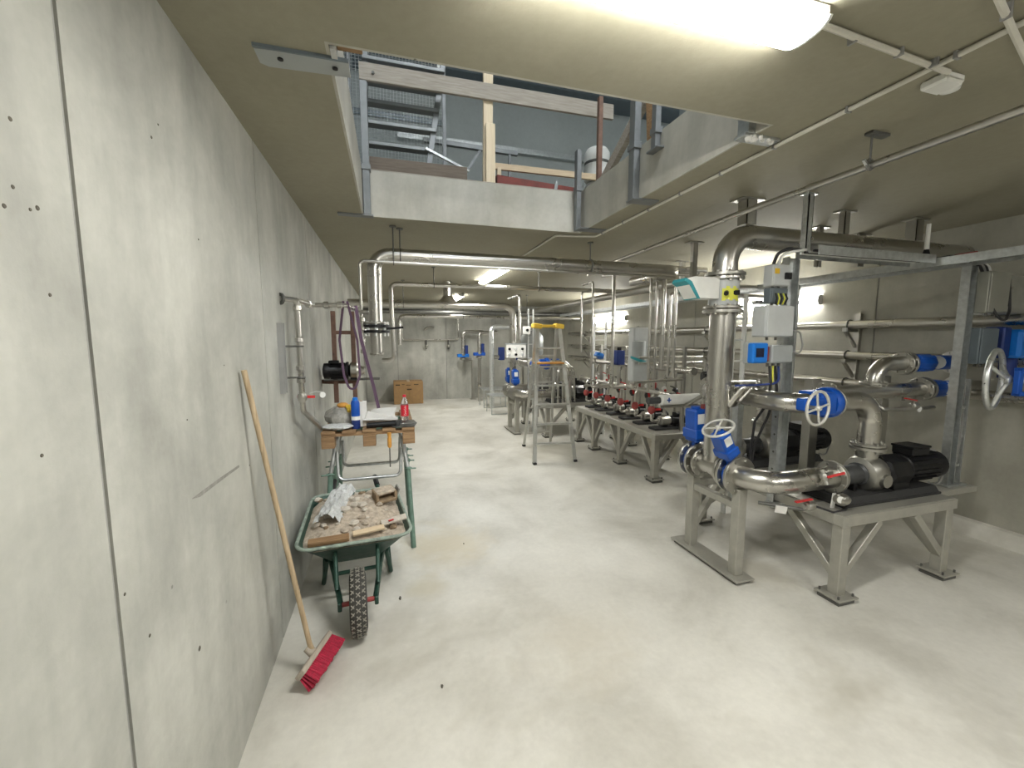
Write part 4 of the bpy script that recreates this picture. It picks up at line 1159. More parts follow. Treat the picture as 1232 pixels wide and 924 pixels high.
def wall_box(name, label, x0, x1, y0, y1, z0, z1, mat, face=-1, lid=None, cat='box', glands=2, ch=0.006):
    t = thing(name, label, cat, ((x0 + x1) / 2, (y0 + y1) / 2, z0))
    bo = MB().box(x0, x1, y0, y1, z0, z1, ch).build('housing', mat, t)
    yy = y0 if face < 0 else y1
    MB().box(x0 + 0.006, x1 - 0.006, yy - 0.010 if face < 0 else yy, yy if face < 0 else yy + 0.010, z0 + 0.006, z1 - 0.006, 0.003).build('lid', lid or mat, t)
    for k in range(glands):
        x = x0 + (x1 - x0) * (k + 1) / (glands + 1)
        MB().cyl((x, (y0 + y1) / 2, z0 - 0.022), (x, (y0 + y1) / 2, z0), 0.009, n=8).build('cable_gland', 'dark_steel', t)
    return t
t = wall_box('junction_box', 'beige-grey switch box with amber sticker at the top of the near cable post', 2.53, 2.68, 2.28, 2.36, 2.07, 2.215, 'grey_plastic')
MB().box(2.532, 2.572, 2.2665, 2.2695, 2.15, 2.185).build('warning_sticker', 'amber_label', t)
MB().box(2.62, 2.672, 2.255, 2.272, 2.115, 2.16, 0.003).build('rotary_switch', 'black_paint', t)
t = wall_box('power_unit', 'dark grey device with yellow-green wires below the beige switch box', 2.54, 2.69, 2.30, 2.36, 1.955, 2.06, 'slate_enclosure')
for k in range(5):
    MB().tube([(2.57 + k * 0.022, 2.285, 2.02), (2.565 + k * 0.024, 2.27, 1.985), (2.575 + k * 0.02, 2.285, 1.945)], 0.005, 6).build('wire', 'yellow_label' if k % 2 else 'cable_black', t)
wall_box('junction_box', 'plain light grey junction box in the middle of the near cable post', 2.45, 2.69, 2.24, 2.36, 1.72, 1.935, 'grey_plastic', ch=0.010)
t = thing('flow_transmitter', 'blue flow transmitter with dark display beside a grey box on the near cable post', 'transmitter', (2.45, 2.3, 1.53))
MB().box(2.315, 2.445, 2.20, 2.25, 1.545, 1.68, 0.008).build('display_head', 'blue_plastic', t)
MB().box(2.34, 2.405, 2.1975, 2.2005, 1.585, 1.645).build('display', 'screen', t)
MB().box(2.325, 2.455, 2.25, 2.30, 1.54, 1.685, 0.008).build('rear_housing', 'grey_enclosure', t)
MB().box(2.50, 2.69, 2.22, 2.35, 1.54, 1.665, 0.010).build('terminal_housing', 'grey_enclosure', t)
MB().box(2.455, 2.50, 2.24, 2.33, 1.555, 1.655, 0.005).build('rear_cover', 'dull_red', t)
for k in range(3):
    MB().cyl((2.53 + k * 0.05, 2.28, 1.515), (2.53 + k * 0.05, 2.28, 1.54), 0.010, n=8).build('cable_gland', 'dark_steel', t)
# wiring around the near post
CB = [
    ('black cables dropping from the blue transmitter to the pipe joint', 'cable_black', [(2.55, 2.28, 1.52), (2.55, 2.26, 1.40), (2.60, 2.32, 1.25), (2.58, 2.40, 1.10), (2.60, 2.45, 0.75)], 0.009),
    ('second black cable dropping behind the near cable post', 'cable_black', [(2.60, 2.28, 1.52), (2.62, 2.27, 1.35), (2.66, 2.36, 1.15), (2.63, 2.44, 0.90), (2.63, 2.46, 0.64)], 0.009),
    ('yellow-green earth wire dropping from the blue transmitter', 'yellow_label', [(2.57, 2.27, 1.52), (2.565, 2.26, 1.42), (2.58, 2.30, 1.30)], 0.006),
    ('dark blue cable curving from the transmitter over the riser joint', 'dark_blue', [(2.63, 2.28, 1.52), (2.60, 2.24, 1.40), (2.48, 2.30, 1.385), (2.40, 2.42, 1.37)], 0.008),
    ('grey cable looping from the junction box on the near cable post', 'cable_grey', [(2.69, 2.27, 1.77), (2.77, 2.25, 1.76), (2.83, 2.27, 1.66), (2.82, 2.28, 1.60), (2.75, 2.29, 1.62)], 0.006),
    ('black cable bundle above the beige switch box', 'cable_black', [(2.56, 2.31, 2.22), (2.57, 2.29, 2.29), (2.63, 2.26, 2.32), (2.72, 2.24, 2.31)], 0.011),
    ('white cable arching above the beige switch box', 'cable_white', [(2.60, 2.31, 2.22), (2.60, 2.28, 2.28), (2.66, 2.25, 2.30), (2.74, 2.22, 2.31)], 0.009),
]
for lab, mt, pts, r in CB:
    MB().tube(pts, r, 8, 0.05).build('cable', mt, None, lab, 'cable', angle=60)

# instruments on the riser joint (clamped stainless fittings)
t = thing('pipe_fittings', 'cluster of shiny clamped fittings at the joint of the thick riser', 'fittings', (2.45, 2.4, 1.28))
MB().tube([(2.36, 2.43, 1.22), (2.43, 2.38, 1.36), (2.52, 2.36, 1.38), (2.60, 2.38, 1.36)], 0.020, 10, 0.04).build('curved_tube', 'stainless', t, angle=60)
for pp, aa, rr in (((2.47, 2.40, 1.355), (1, 0.2, 0), 0.036), ((2.56, 2.37, 1.345), (1, 0, 0.2), 0.040), ((2.63, 2.38, 1.335), (1, 0, -0.2), 0.034)):
    MB().torus(pp, aa, rr, 0.010, 20, 8).build('clamp_ring', 'stainless', t)
    MB().cyl(Vector(pp) + Vector((0, -0.035, 0.0)), Vector(pp) + Vector((0.0, -0.06, 0.02)), 0.008, n=8).build('wing_nut', 'stainless', t)
MB().tube([(2.38, 2.35, 1.27), (2.44, 2.32, 1.36)], 0.009, 8).build('lever', 'stainless', t)
MB().sphere((2.52, 2.33, 1.40), 0.022, 12, 8).build('gauge_ball', 'stainless', t)

# right hand cable post with panels, near the picture edge
rp = thing('cable_post', 'galvanised cable post with side rails standing on the arm right of the near pump', 'cable post', (4.17, 2.08, 0.55))
m = MB().box(4.13, 4.21, 2.10, 2.106, 0.575, 2.30); m.box(4.13, 4.136, 2.05, 2.10, 0.575, 2.30); m.box(4.204, 4.21, 2.05, 2.10, 0.575, 2.30)
m.build('channel', 'galvanised', rp)
for z in (0.72, 0.95, 1.18):
    MB().box(4.21, 4.30, 2.07, 2.09, z - 0.01, z + 0.01).build('rung', 'galvanised', rp)
MB().box(4.292, 4.304, 2.06, 2.10, 0.575, 1.40).build('side_rail', 'galvanised', rp)
MB().box(4.11, 4.33, 2.03, 2.12, 0.56, 0.577, 0.003).build('foot_plate', 'galvanised', rp)
ar = thing('post_arm', 'flat steel arm reaching right from the near pump frame under the cable post', 'arm', (4.1, 2.08, 0.51))
MB().box(3.83, 4.40, 2.00, 2.16, 0.515, 0.56, 0.003).build('arm', 'frame_steel', ar)
for k in range(3):
    MB().tube([(4.235 + k * 0.02, 2.085, 1.35), (4.23 + k * 0.02, 2.07, 0.95), (4.24 + k * 0.018, 2.09, 0.60)], 0.007, 6).build('cable', 'cable_grey', None, ('left', 'middle', 'right')[k] + ' grey cable in the right cable post', 'cable', angle=60)
wall_box('control_box', 'tall olive-grey control box on the right cable post', 4.205, 4.44, 1.98, 2.05, 1.90, 2.20, 'olive_grey_enclosure', ch=0.005)
t = wall_box('control_box', 'light steel enclosure with lock at the right picture edge', 4.50, 4.86, 2.02, 2.20, 1.90, 2.19, 'aluminium', ch=0.005)
MB().cyl((4.535, 2.012, 2.09), (4.535, 2.000, 2.09), 0.012, n=12).build('lock', 'stainless', t)
MB().tube([(4.27, 1.99, 1.96), (4.29, 1.95, 1.86), (4.38, 1.95, 1.84), (4.46, 1.97, 1.92), (4.45, 1.99, 2.19)], 0.009, 8, 0.06).build('cable', 'cable_black', None, 'black cable looping below the olive control box', 'cable')
wall_box('control_box', 'slate grey box behind the large handwheel', 4.215, 4.42, 2.00, 2.09, 1.52, 1.79, 'slate_enclosure', ch=0.005)
for k in range(4):
    MB().tube([(4.24 + k * 0.03, 2.04, 2.20), (4.22 + k * 0.035, 2.05, 2.25), (4.10 + k * 0.03, 2.05, 2.275)], 0.010, 6, 0.03).build('cable', ('cable_black', 'cable_grey', 'cable_black', 'cable_white')[k], None, ('first', 'second', 'third', 'fourth')[k] + ' cable from the left arching from the olive box to the tray', 'cable', angle=60)
# hand wheel valve at the picture edge, only partly in view
t = thing('gate_valve', 'gate valve with large grey handwheel and blue yoke at the right picture edge', 'valve', (4.35, 1.6, 1.44))
handwheel(t, (4.00, 1.80, 1.43), (0.25, -1, 0), 0.20, 0.017, 'galvanised_bright', 3, dish=0.06, rot=0.5)
MB().cyl((4.015, 1.75, 1.43), (4.17, 1.60, 1.43), 0.020, n=12).build('stem', 'stainless', t)
yk = MB().beam((4.02, 1.70, 1.50), (4.50, 1.58, 1.50), 0.05, 0.03, ch=0.004)
yk.beam((4.02, 1.70, 1.34), (4.50, 1.58, 1.34), 0.05, 0.03, ch=0.004)
yk.beam((4.03, 1.698, 1.34), (4.03, 1.698, 1.50), 0.03, 0.05, (1, 0, 0), 0.004)
yk.build('yoke', 'blue_paint', t)
MB().lathe([(0.10, 0), (0.13, 0.03), (0.13, 0.15), (0.10, 0.18)], (4.48, 1.59, 1.42), (1, -0.2, 0), 16).build('bonnet', 'blue_paint', t)
MB().lathe([(0.085, 0), (0.085, 0.30)], (4.60, 1.56, 1.42), (1, 0, 0), 18).build('body', 'stainless_dull', t)
t = thing('actuator', 'bright blue actuator with white label at the right picture edge behind the handwheel', 'actuator', (4.6, 2.05, 1.5))
MB().box(4.60, 4.84, 1.95, 2.15, 1.56, 1.78, 0.02).build('housing', 'blue_plastic', t)
MB().box(4.64, 4.76, 1.945, 1.951, 1.70, 1.75).build('label_plate', 'white_plastic', t)
MB().cyl((4.70, 2.05, 1.40), (4.70, 2.05, 1.56), 0.05, n=16).build('neck', 'dark_blue', t)
MB().box(4.50, 4.595, 2.0, 2.12, 1.56, 1.80, 0.01).build('rear_cover', 'dark_blue', t)
t = thing('antenna', 'white rod antenna with black foot on the long cable tray', 'antenna', (3.98, 2.25, 2.29))
MB().cyl((3.98, 2.25, 2.39), (3.98, 2.25, 2.58), 0.016, 0.013, n=12).build('rod', 'white_plastic', t)
MB().lathe([(0.026, 0), (0.026, 0.05), (0.014, 0.10)], (3.98, 2.25, 2.295), (0, 0, 1), 12).build('foot', 'black_paint', t)
MB().tube([(3.98, 2.25, 2.32), (3.92, 2.20, 2.30), (3.96, 2.10, 2.31), (4.02, 2.05, 2.31)], 0.009, 7, 0.03).build('cable', 'cable_black', t, angle=60)
MB().tube([(4.03, 2.10, 2.318), (4.03, 1.98, 2.318)], 0.012, 8).build('tape_roll', 'dull_red', None, 'short dull red tube lying on the long cable tray', 'tube')

# pipes along the right wall on brackets
for (z, r, lab) in ((1.86, 0.045, 'upper pipe along the right wall'), (1.535, 0.042, 'middle pipe along the right wall'), (1.24, 0.042, 'lower pipe along the right wall')):
    pipe_run('supply_pipe', 'stainless ' + lab, [(4.76, -3.55, z), (4.76, 10.6, z)], r, n=18)
for yy, wh in ((0.6, 'out of view'), (3.30, 'nearest visible'), (5.4, 'second'), (7.5, 'third'), (9.6, 'farthest')):
    t = thing('pipe_bracket', '%s triangular pipe bracket on the right wall' % wh, 'bracket', (4.85, yy, 1.1))
    MB().box(4.86, XR, yy - 0.03, yy + 0.03, 1.10, 1.98).build('wall_plate', 'stainless_dull', t)
    for z, r in ((1.86, 0.045), (1.535, 0.042), (1.24, 0.042)):
        MB().beam((4.70, yy, z - r - 0.015), (4.87, yy, z - r - 0.015), 0.04, 0.03).build('arm', 'stainless_dull', t)
        MB().beam((4.71, yy, z - r - 0.03), (4.87, yy, z - 0.24), 0.03, 0.025).build('strut', 'stainless_dull', t)
        MB().torus((4.76, yy, z), (0, 1, 0), r + 0.008, 0.006, 20, 6).build('clamp', 'dark_steel', t)
    MB().box(4.68, 4.70, yy - 0.022, yy + 0.022, 1.79, 1.83).build('end_cap', 'white_plastic', t)

# ----------------------------------------------- transmitter head on the flow meter, wrapped filter
t = thing('transmitter_head', 'white wedge-shaped transmitter housing with teal end cap left of the flow meter', 'transmitter', (2.12, 2.5, 1.98))
MB().prism([(2.235, 2.44, 1.99), (2.235, 2.44, 2.135), (2.03, 2.44, 2.135), (1.955, 2.44, 2.115), (2.045, 2.44, 1.99)], (0, 0.13, 0)).build('housing', 'white_plastic', t)
MB().prism([(2.05, 2.435, 1.985), (2.075, 2.435, 1.985), (2.0, 2.435, 2.10), (1.955, 2.435, 2.122), (1.945, 2.435, 2.10), (1.985, 2.435, 2.075)], (0, 0.14, 0)).build('end_cap', 'teal_plastic', t)
MB().cyl((2.21, 2.5, 2.05), (2.245, 2.5, 2.05), 0.035, n=14).build('neck', 'grey_plastic', t)
t = thing('filter_cartridge', 'white wrapped filter cartridge with blue cross mark, left of the thick riser', 'filter', (2.6, 3.2, 0))
MB().lathe([(0.03, 0), (0.05, 0.012), (0.05, 0.43), (0.03, 0.45)], (2.36, 3.24, 1.15), (1, 0, 0), 18).build('cartridge', 'white_plastic', t)
MB().cyl((2.24, 3.24, 1.15), (2.37, 3.24, 1.15), 0.032, n=14).build('inlet', 'charcoal_casting', t)
m = MB()
for a_, b_ in ((0.006, 0.022), (0.022, 0.006)):
    m.obox((2.43, 3.1905, 1.155), (a_ * 2, 0.003, b_ * 2))
m.build('cross_mark', 'blue_paint', t)
MB().box(2.36, 2.80, 3.21, 3.27, 1.08, 1.098).build('shelf', 'stainless_dull', t)
MB().beam((2.62, 2.98, 1.22), (2.62, 3.22, 1.085), 0.04, 0.02).build('arm', 'stainless_dull', t)

# ================================================================== middle stand with the small pumps
SX0, SX1, SY0, SY1 = 2.98, 3.77, 4.14, 6.35
lg = [(3.03, 4.20), (3.03, 4.98), (3.03, 5.74), (3.03, 6.29), (3.72, 4.20), (3.72, 4.98), (3.72, 5.80), (3.72, 6.29)]
brs = []
for (x, y_) in lg[:7]:
    if y_ > 4.3: brs.append(((x, y_ - 0.03, 0.15), (x, y_ - 0.27, 0.51)))
    if y_ < 5.9: brs.append(((x, y_ + 0.03, 0.15), (x, y_ + 0.27, 0.51)))
brs.append(((3.06, 4.20, 0.15), (3.33, 4.20, 0.51))); brs.append(((3.69, 4.20, 0.15), (3.42, 4.20, 0.51)))
pump_frame('long grey steel pump stand in the middle, behind the ladder', SX0, SX1, SY0, SY1, 0.585, lg, brs)
ordn = ['nearest', 'second', 'third', 'fourth', 'fifth', 'farthest']
PY = [4.38, 4.74, 5.10, 5.46, 5.82, 6.16]
Z0 = 0.591
for k, yy in enumerate(PY):
    t = thing('small_pump', '%s small black pump on the middle stand' % ordn[k], 'pump', (3.4, yy, Z0))
    MB().box(3.10, 3.66, yy - 0.075, yy + 0.075, Z0, Z0 + 0.03, 0.004).build('baseplate', 'black_rubber', t)
    MB().lathe([(0.04, 0), (0.062, 0.01), (0.062, 0.13), (0.052, 0.15)], (3.20, yy, Z0 + 0.105), (1, 0, 0), 16).build('pump_head', 'stainless_dull', t)
    mo = MB().lathe([(0.050, 0), (0.058, 0.01), (0.058, 0.20), (0.045, 0.22)], (3.36, yy, Z0 + 0.105), (1, 0, 0), 16).build('motor', 'black_paint', t)
    MB().box(3.42, 3.53, yy - 0.045, yy + 0.045, Z0 + 0.155, Z0 + 0.20, 0.005).build('terminal_box', 'black_paint', mo)
    MB().box(3.25, 3.30, yy - 0.03, yy + 0.03, Z0 + 0.028, Z0 + 0.06).build('foot', 'black_paint', t)
    MB().box(3.42, 3.50, yy - 0.04, yy + 0.04, Z0 + 0.028, Z0 + 0.06).build('foot', 'black_paint', t)
    # inlet and outlet pipes
    pipe_run('pump_inlet', 'bent inlet pipe of the %s small pump on the middle stand' % ordn[k], [(3.20, yy, Z0 + 0.105), (3.09, yy, Z0 + 0.105), (3.09, yy, 1.00), (3.13, yy + 0.0, 1.06)], 0.018, 0.04, flanges=[((3.185, yy, Z0 + 0.105), (1, 0, 0))], n=10, fl_r=2.0, bolts=4)
    pipe_run('pump_outlet', 'upright outlet pipe of the %s small pump on the middle stand' % ordn[k], [(3.27, yy, Z0 + 0.16), (3.27, yy, 1.25), (3.33, yy, 1.32)], 0.017, 0.05, flanges=[((3.27, yy, Z0 + 0.185), (0, 0, 1))], n=10, fl_r=2.0, bolts=4)
    ball_valve('red-bodied valve with lever on the inlet of the %s small pump' % ordn[k], (3.085, yy, 0.84), (0, 0, 1), (0.0, -1, 0.25), 0.024, 'dull_red', 'red_paint', L=0.09)
    ball_valve('dark valve with upright red lever on the outlet of the %s small pump' % ordn[k], (3.27, yy, 0.97), (0, 0, 1), (-0.2, 0.05, 1.0), 0.022, 'charcoal_casting', 'red_paint', L=0.13)
    MB().lathe([(0.012, 0), (0.030, 0.004), (0.030, 0.018), (0.026, 0.022)], (3.245, yy - 0.02, 1.10), (-0.8, -0.6, 0), 14).build('pressure_gauge', 'white_plastic', None, 'round white gauge on the outlet of the %s small pump' % ordn[k], 'gauge')
ow = ['first', 'second', 'third', 'fourth', 'fifth', 'sixth', 'seventh', 'eighth', 'ninth']
for k, (x, yy, zt_, r) in enumerate(((3.46, 4.30, 1.55, 0.014), (3.56, 4.56, 1.42, 0.018), (3.50, 4.92, 1.62, 0.013), (3.60, 5.02, 1.36, 0.020), (3.52, 5.28, 1.52, 0.014), (3.62, 5.64, 1.45, 0.018), (3.50, 5.66, 1.60, 0.012), (3.60, 6.00, 1.40, 0.016), (3.52, 6.24, 1.55, 0.014))):
    t = pipe_run('upright_pipe', '%s thin upright pipe behind the small pumps, counted from the near end of the stand' % ow[k], [(x, yy, Z0), (x, yy, zt_), (x - 0.16, yy + 0.02, zt_)], r, 0.04, n=10, mat='stainless_dull')
    MB().lathe([(r, -0.05), (r * 2.2, -0.03), (r * 2.2, 0.03), (r, 0.05)], (x, yy, 0.98 + 0.05 * (k % 3)), (0, 0, 1), 10).build('union', 'charcoal_casting' if k % 2 else 'dull_red', t)
    MB().beam((x - 0.02, yy - 0.03, 1.03 + 0.05 * (k % 3)), (x - 0.12, yy - 0.06, 1.06 + 0.05 * (k % 3)), 0.016, 0.012).build('lever', 'black_paint' if k % 2 else 'red_paint', t)
    MB().lathe([(0.02, 0), (0.032, 0.006), (0.032, 0.02)], (x, yy, Z0), (0, 0, 1), 10).build('base_flange', 'stainless_dull', t)
pipe_run('inlet_manifold', 'thin stainless manifold along the aisle side of the middle stand', [(3.13, 4.05, 1.06), (3.13, 6.45, 1.06)], 0.028, n=12, flanges=[((3.13, 4.06, 1.06), (0, 1, 0)), ((3.13, 6.44, 1.06), (0, 1, 0))])
pipe_run('outlet_manifold', 'stainless manifold above the small pumps of the middle stand', [(3.33, 3.95, 1.34), (3.33, 6.45, 1.34)], 0.030, n=12, flanges=[((3.33, 3.96, 1.34), (0, 1, 0)), ((3.33, 6.44, 1.34), (0, 1, 0))])
for yy, w_ in ((4.22, 'near'), (5.30, 'centre'), (6.26, 'far')):
    t = thing('manifold_support', '%s upright holding the manifolds on the middle stand' % w_, 'support', (3.40, yy, Z0))
    MB().box(3.385, 3.425, yy - 0.02, yy + 0.02, Z0, 1.62, 0.003).build('upright', 'stainless_dull', t)
    MB().box(3.13, 3.385, yy - 0.012, yy + 0.012, 1.015, 1.032).build('arm', 'stainless_dull', t)
    MB().box(3.31, 3.385, yy - 0.012, yy + 0.012, 1.29, 1.31).build('arm', 'stainless_dull', t)
pipe_run('cross_pipe', 'thin horizontal pipe reaching left from the middle stand at chest height', [(2.70, 4.20, 1.21), (3.10, 4.21, 1.22), (3.40, 4.22, 1.23)], 0.016, n=10)
pipe_run('cross_pipe', 'pair-height thin pipe behind the middle stand, upper', [(3.0, 4.55, 1.48), (3.95, 4.55, 1.48)], 0.016, n=10)
pipe_run('cross_pipe', 'thin pipe behind the middle stand, just below the upper one', [(3.0, 4.55, 1.41), (3.95, 4.55, 1.41)], 0.016, n=10)
# thin risers to the ceiling
for (x, yy, zb, zt_, r, lab) in ((2.60, 5.05, 1.06, 2.46, 0.014, 'thin riser with elbow joining the ceiling pipe near the ladder'),
                                  (2.88, 5.00, 1.06, 2.58, 0.024, 'slightly thicker riser left of the grey cabinet'),
                                  (2.90, 6.0, 1.5, 2.45, 0.014, 'very thin riser behind the second one, further back'),
                                  (3.05, 4.42, 1.06, 2.50, 0.018, 'left one of three close risers right of the grey cabinet'),
                                  (3.13, 4.42, 1.06, 2.53, 0.016, 'middle one of three close risers right of the grey cabinet'),
                                  (3.20, 4.38, 1.34, 2.56, 0.030, 'thickest and right one of three close risers')):
    if x < 2.95 and zb < 1.2:
        pts = [(3.13, yy, zb), (x, yy, zb), (x, yy, zt_), (x, yy + 0.3, zt_)]
        pipe_run('riser_pipe', lab, pts, r, 0.05, n=10)
    else:
        pts = [(x, yy, zb), (x, yy, zt_), (x + 0.6, yy, zt_ + 0.0)]
        pipe_run('riser_pipe', lab, pts, r, 0.06, n=10)
# pipes on the right of the middle stand
for k, (yy, z, lab) in enumerate(((3.70, 2.28, 'upper of two crosswise pipes behind the flow meter'), (3.85, 2.20, 'lower of two crosswise pipes behind the flow meter'))):
    pipe_run('cross_pipe', 'thin ' + lab, [(2.85 + 0.05 * k, yy, 1.3), (2.85 + 0.05 * k, yy, z), (4.5, yy, z)], 0.017, 0.04, n=10)
t = thing('control_cabinet', 'tall pale grey cabinet with curved teal window standing at the middle stand', 'cabinet', (3.1, 4.72, 1.15))
MB().box(2.99, 3.22, 4.66, 4.80, 1.16, 1.86, 0.015).build('housing', 'grey_plastic', t)
MB().lathe([(0.02, 0), (0.085, 0.01), (0.085, 0.26), (0.02, 0.27)], (3.05, 4.645, 1.42), (0, 0, 1), 16).build('curved_cover', 'grey_enclosure', t)
MB().torus((3.05, 4.645, 1.45), (0.3, -0.2, 1), 0.088, 0.018, 20, 8).build('teal_seal', 'teal_plastic', t)
for s_ in (3.03, 3.17):
    MB().cyl((s_, 4.73, 1.16), (s_, 4.73, 1.06), 0.012, n=8).build('support_rod', 'stainless', t)
t = thing('motor_valve', 'dark blue motor valve standing left of the grey cabinet', 'valve', (3.0, 5.1, 1.3))
MB().box(2.96, 3.08, 5.00, 5.12, 1.36, 1.56, 0.012).build('drive', 'dark_blue', t)
MB().cyl((3.02, 5.06, 1.06), (3.02, 5.06, 1.36), 0.022, n=12).build('neck', 'stainless_dull', t)
MB().cyl((3.02, 5.06, 1.56), (3.02, 5.06, 1.60), 0.03, n=12).build('cap', 'black_paint', t)
t = thing('flow_sensor', 'round white and blue flow sensor on the thin pipe left of the dark blue valve', 'sensor', (2.75, 5.35, 1.4))
MB().sphere((2.78, 5.30, 1.50), (0.07, 0.07, 0.055), 16, 10).build('head', 'white_plastic', t)
MB().lathe([(0.072, 0), (0.072, 0.05)], (2.80, 5.24, 1.46), (0.4, 0.2, 1), 16).build('band', 'blue_plastic', t)
MB().cyl((2.78, 5.30, 1.06), (2.78, 5.30, 1.46), 0.014, n=10).build('stem', 'stainless', t)
pipe_run('cross_pipe', 'short thin pipe carrying the white and blue flow sensor', [(2.62, 5.30, 1.06), (3.13, 5.30, 1.06)], 0.016, n=10)
for k, yy in enumerate((3.75, 3.95)):
    t = thing('hanging_valve', '%s dark valve with black handle hanging between the thin pipes behind the white filter' % ('near', 'far')[k], 'valve', (3.3, yy, 1.2))
    MB().cyl((3.30 + 0.25 * k, yy, 0.60), (3.30 + 0.25 * k, yy, 1.45), 0.016, n=10).build('pipe', 'stainless_dull', t)
    MB().lathe([(0.02, -0.06), (0.045, -0.03), (0.045, 0.03), (0.02, 0.06)], (3.30 + 0.25 * k, yy, 1.30), (0, 0, 1), 12).build('body', 'charcoal_casting', t)
    MB().beam((3.25 + 0.25 * k, yy - 0.05, 1.33), (3.43 + 0.25 * k, yy - 0.05, 1.33), 0.03, 0.02).build('handle', 'black_paint', t)
    MB().box(3.24 + 0.25 * k, 3.36 + 0.25 * k, yy - 0.05, yy + 0.05, 0.0, 0.60, 0.004).build('pedestal', 'stainless_dull', t)
    MB().lathe([(0.02, -0.05), (0.035, -0.02), (0.035, 0.02), (0.02, 0.05)], (3.30 + 0.25 * k, yy, 0.95), (0, 0, 1), 12).build('union', 'dull_red', t)

# ================================================================== step ladder
ld = thing('step_ladder', 'aluminium step ladder with yellow top caps standing in the aisle', 'ladder', (2.2, 5.7, 0))
FT = [Vector((2.06, 5.70, 1.90)), Vector((2.40, 5.70, 1.90))]
FB = [Vector((1.865, 5.24, 0)), Vector((2.46, 5.22, 0))]
RT = [Vector((2.08, 5.78, 1.88)), Vector((2.39, 5.78, 1.88))]
RB = [Vector((2.03, 6.22, 0)), Vector((2.49, 6.24, 0))]
for a, b in zip(FB, FT): MB().beam(a, b, 0.055, 0.025, (0, 1, 0), 0.003).build('front_stile', 'aluminium', ld)
for a, b in zip(RB, RT): MB().beam(a, b, 0.040, 0.022, (0, 1, 0), 0.003).build('rear_stile', 'aluminium', ld)
for k in range(1, 7):
    f = k / 7.2
    MB().beam(FB[0].lerp(FT[0], f), FB[1].lerp(FT[1], f), 0.085, 0.022, ch=0.003).build('tread', 'aluminium', ld)
for f in (0.12, 0.34, 0.56, 0.78):
    MB().beam(RB[0].lerp(RT[0], f), RB[1].lerp(RT[1], f), 0.025, 0.02).build('rear_rung', 'aluminium', ld)
for a, b in zip(FB, RB): MB().obox(a + Vector((0, 0, 0.015)), (0.05, 0.06, 0.03), None, 0.004).build('foot', 'black_rubber', ld); 
for b in RB: MB().obox(b + Vector((0, 0, 0.015)), (0.05, 0.05, 0.03), None, 0.004).build('foot', 'black_rubber', ld)
for a in FT: MB().obox(a + Vector((0, 0.03, 0.0)), (0.13, 0.14, 0.07), (0, 0.12, 0), 0.012).build('top_cap', 'yellow_plastic', ld)
MB().beam(FT[0] + Vector((0, 0.04, 0.0)), FT[1] + Vector((0, 0.04, 0)), 0.10, 0.04, ch=0.006).build('top_bar', 'yellow_plastic', ld)
MB().beam(FB[0].lerp(FT[0], 0.72) + Vector((0, 0.06, 0)), FB[1].lerp(FT[1], 0.72) + Vector((0, 0.06, 0)), 0.20, 0.025, ch=0.004).build('platform', 'orange_plastic', ld)

# ================================================================== overhead pipes
def rod_hanger(label, x, y0, z, r):
    t = thing('rod_hanger', label, 'hanger', (x, y0, z))
    MB().cyl((x, y0, z + r), (x, y0, ZC), 0.006, n=8).build('rod', 'dark_steel', t)
    MB().torus((x, y0, z), (1, 0, 0), r + 0.006, 0.006, 18, 6).build('clamp', 'dark_steel', t)
    MB().cyl((x, y0, ZC - 0.012), (x, y0, ZC), 0.03, n=10).build('ceiling_plate', 'dark_steel', t)
    return t
pipe_run('overhead_pipe', 'thick stainless pipe crossing under the ceiling behind the hatch and dropping at the left', [(-0.11, 4.0, 1.84), (-0.11, 4.0, 2.46), (3.10, 4.0, 2.46), (3.10, 4.9, 2.46)], 0.060, 0.14, n=20,
         flanges=[((-0.11, 4.0, 1.85), (0, 0, 1))], fl_r=1.9)
t = pipe_run('down_pipe', 'lower part of the left down pipe below the black flange joint', [(-0.11, 4.0, 1.76), (-0.11, 4.0, 1.58)], 0.052, flanges=[((-0.11, 4.0, 1.575), (0, 0, 1))], n=18, fl_r=1.2)
t = thing('flange_joint', 'black flange joint with shiny bolts on the left down pipe', 'flange', (-0.06, 4.0, 1.78))
MB().lathe([(0.125, -0.012), (0.125, 0.012)], (-0.11, 4.0, 1.822), (0, 0, 1), 20).build('upper_ring', 'black_paint', t)
MB().lathe([(0.125, -0.012), (0.125, 0.012)], (-0.11, 4.0, 1.775), (0, 0, 1), 20).build('lower_ring', 'black_paint', t)
for k in range(8):
    q = 2 * PI * k / 8
    MB().cyl((-0.11 + 0.10 * math.cos(q), 4.0 + 0.10 * math.sin(q), 1.735), (-0.11 + 0.10 * math.cos(q), 4.0 + 0.10 * math.sin(q), 1.865), 0.012, n=8).build('bolt', 'galvanised_bright', t)
MB().beam((-0.02, 3.98, 1.80), (0.13, 3.98, 1.815), 0.022, 0.02).build('lever', 'black_paint', t)
pipe_run('overhead_pipe', 'thin pipe running just below the thick ceiling pipe and dropping at the left', [(-0.20, 3.93, 1.45), (-0.225, 3.93, 1.75), (-0.225, 3.93, 2.385), (3.0, 3.93, 2.375)], 0.014, 0.04, n=10)
for z in (1.88, 1.80, 1.70, 1.60):
    MB().lathe([(0.016, -0.02), (0.024, -0.014), (0.024, 0.014), (0.016, 0.02)], (-0.222, 3.93, z), (0, 0, 1), 10).build('pipe_coupling', 'stainless', None, {1.88: 'topmost', 1.80: 'second', 1.70: 'third', 1.60: 'lowest'}[z] + ' threaded coupling on the thin left down pipe', 'coupling')
pipe_run('overhead_pipe', 'middle-sized pipe crossing further back below the ceiling, dropping at the left', [(-0.10, 5.95, 1.42), (0.06, 5.95, 1.42), (0.04, 5.95, 2.455), (3.9, 5.85, 2.455)], 0.030, 0.08, n=12)
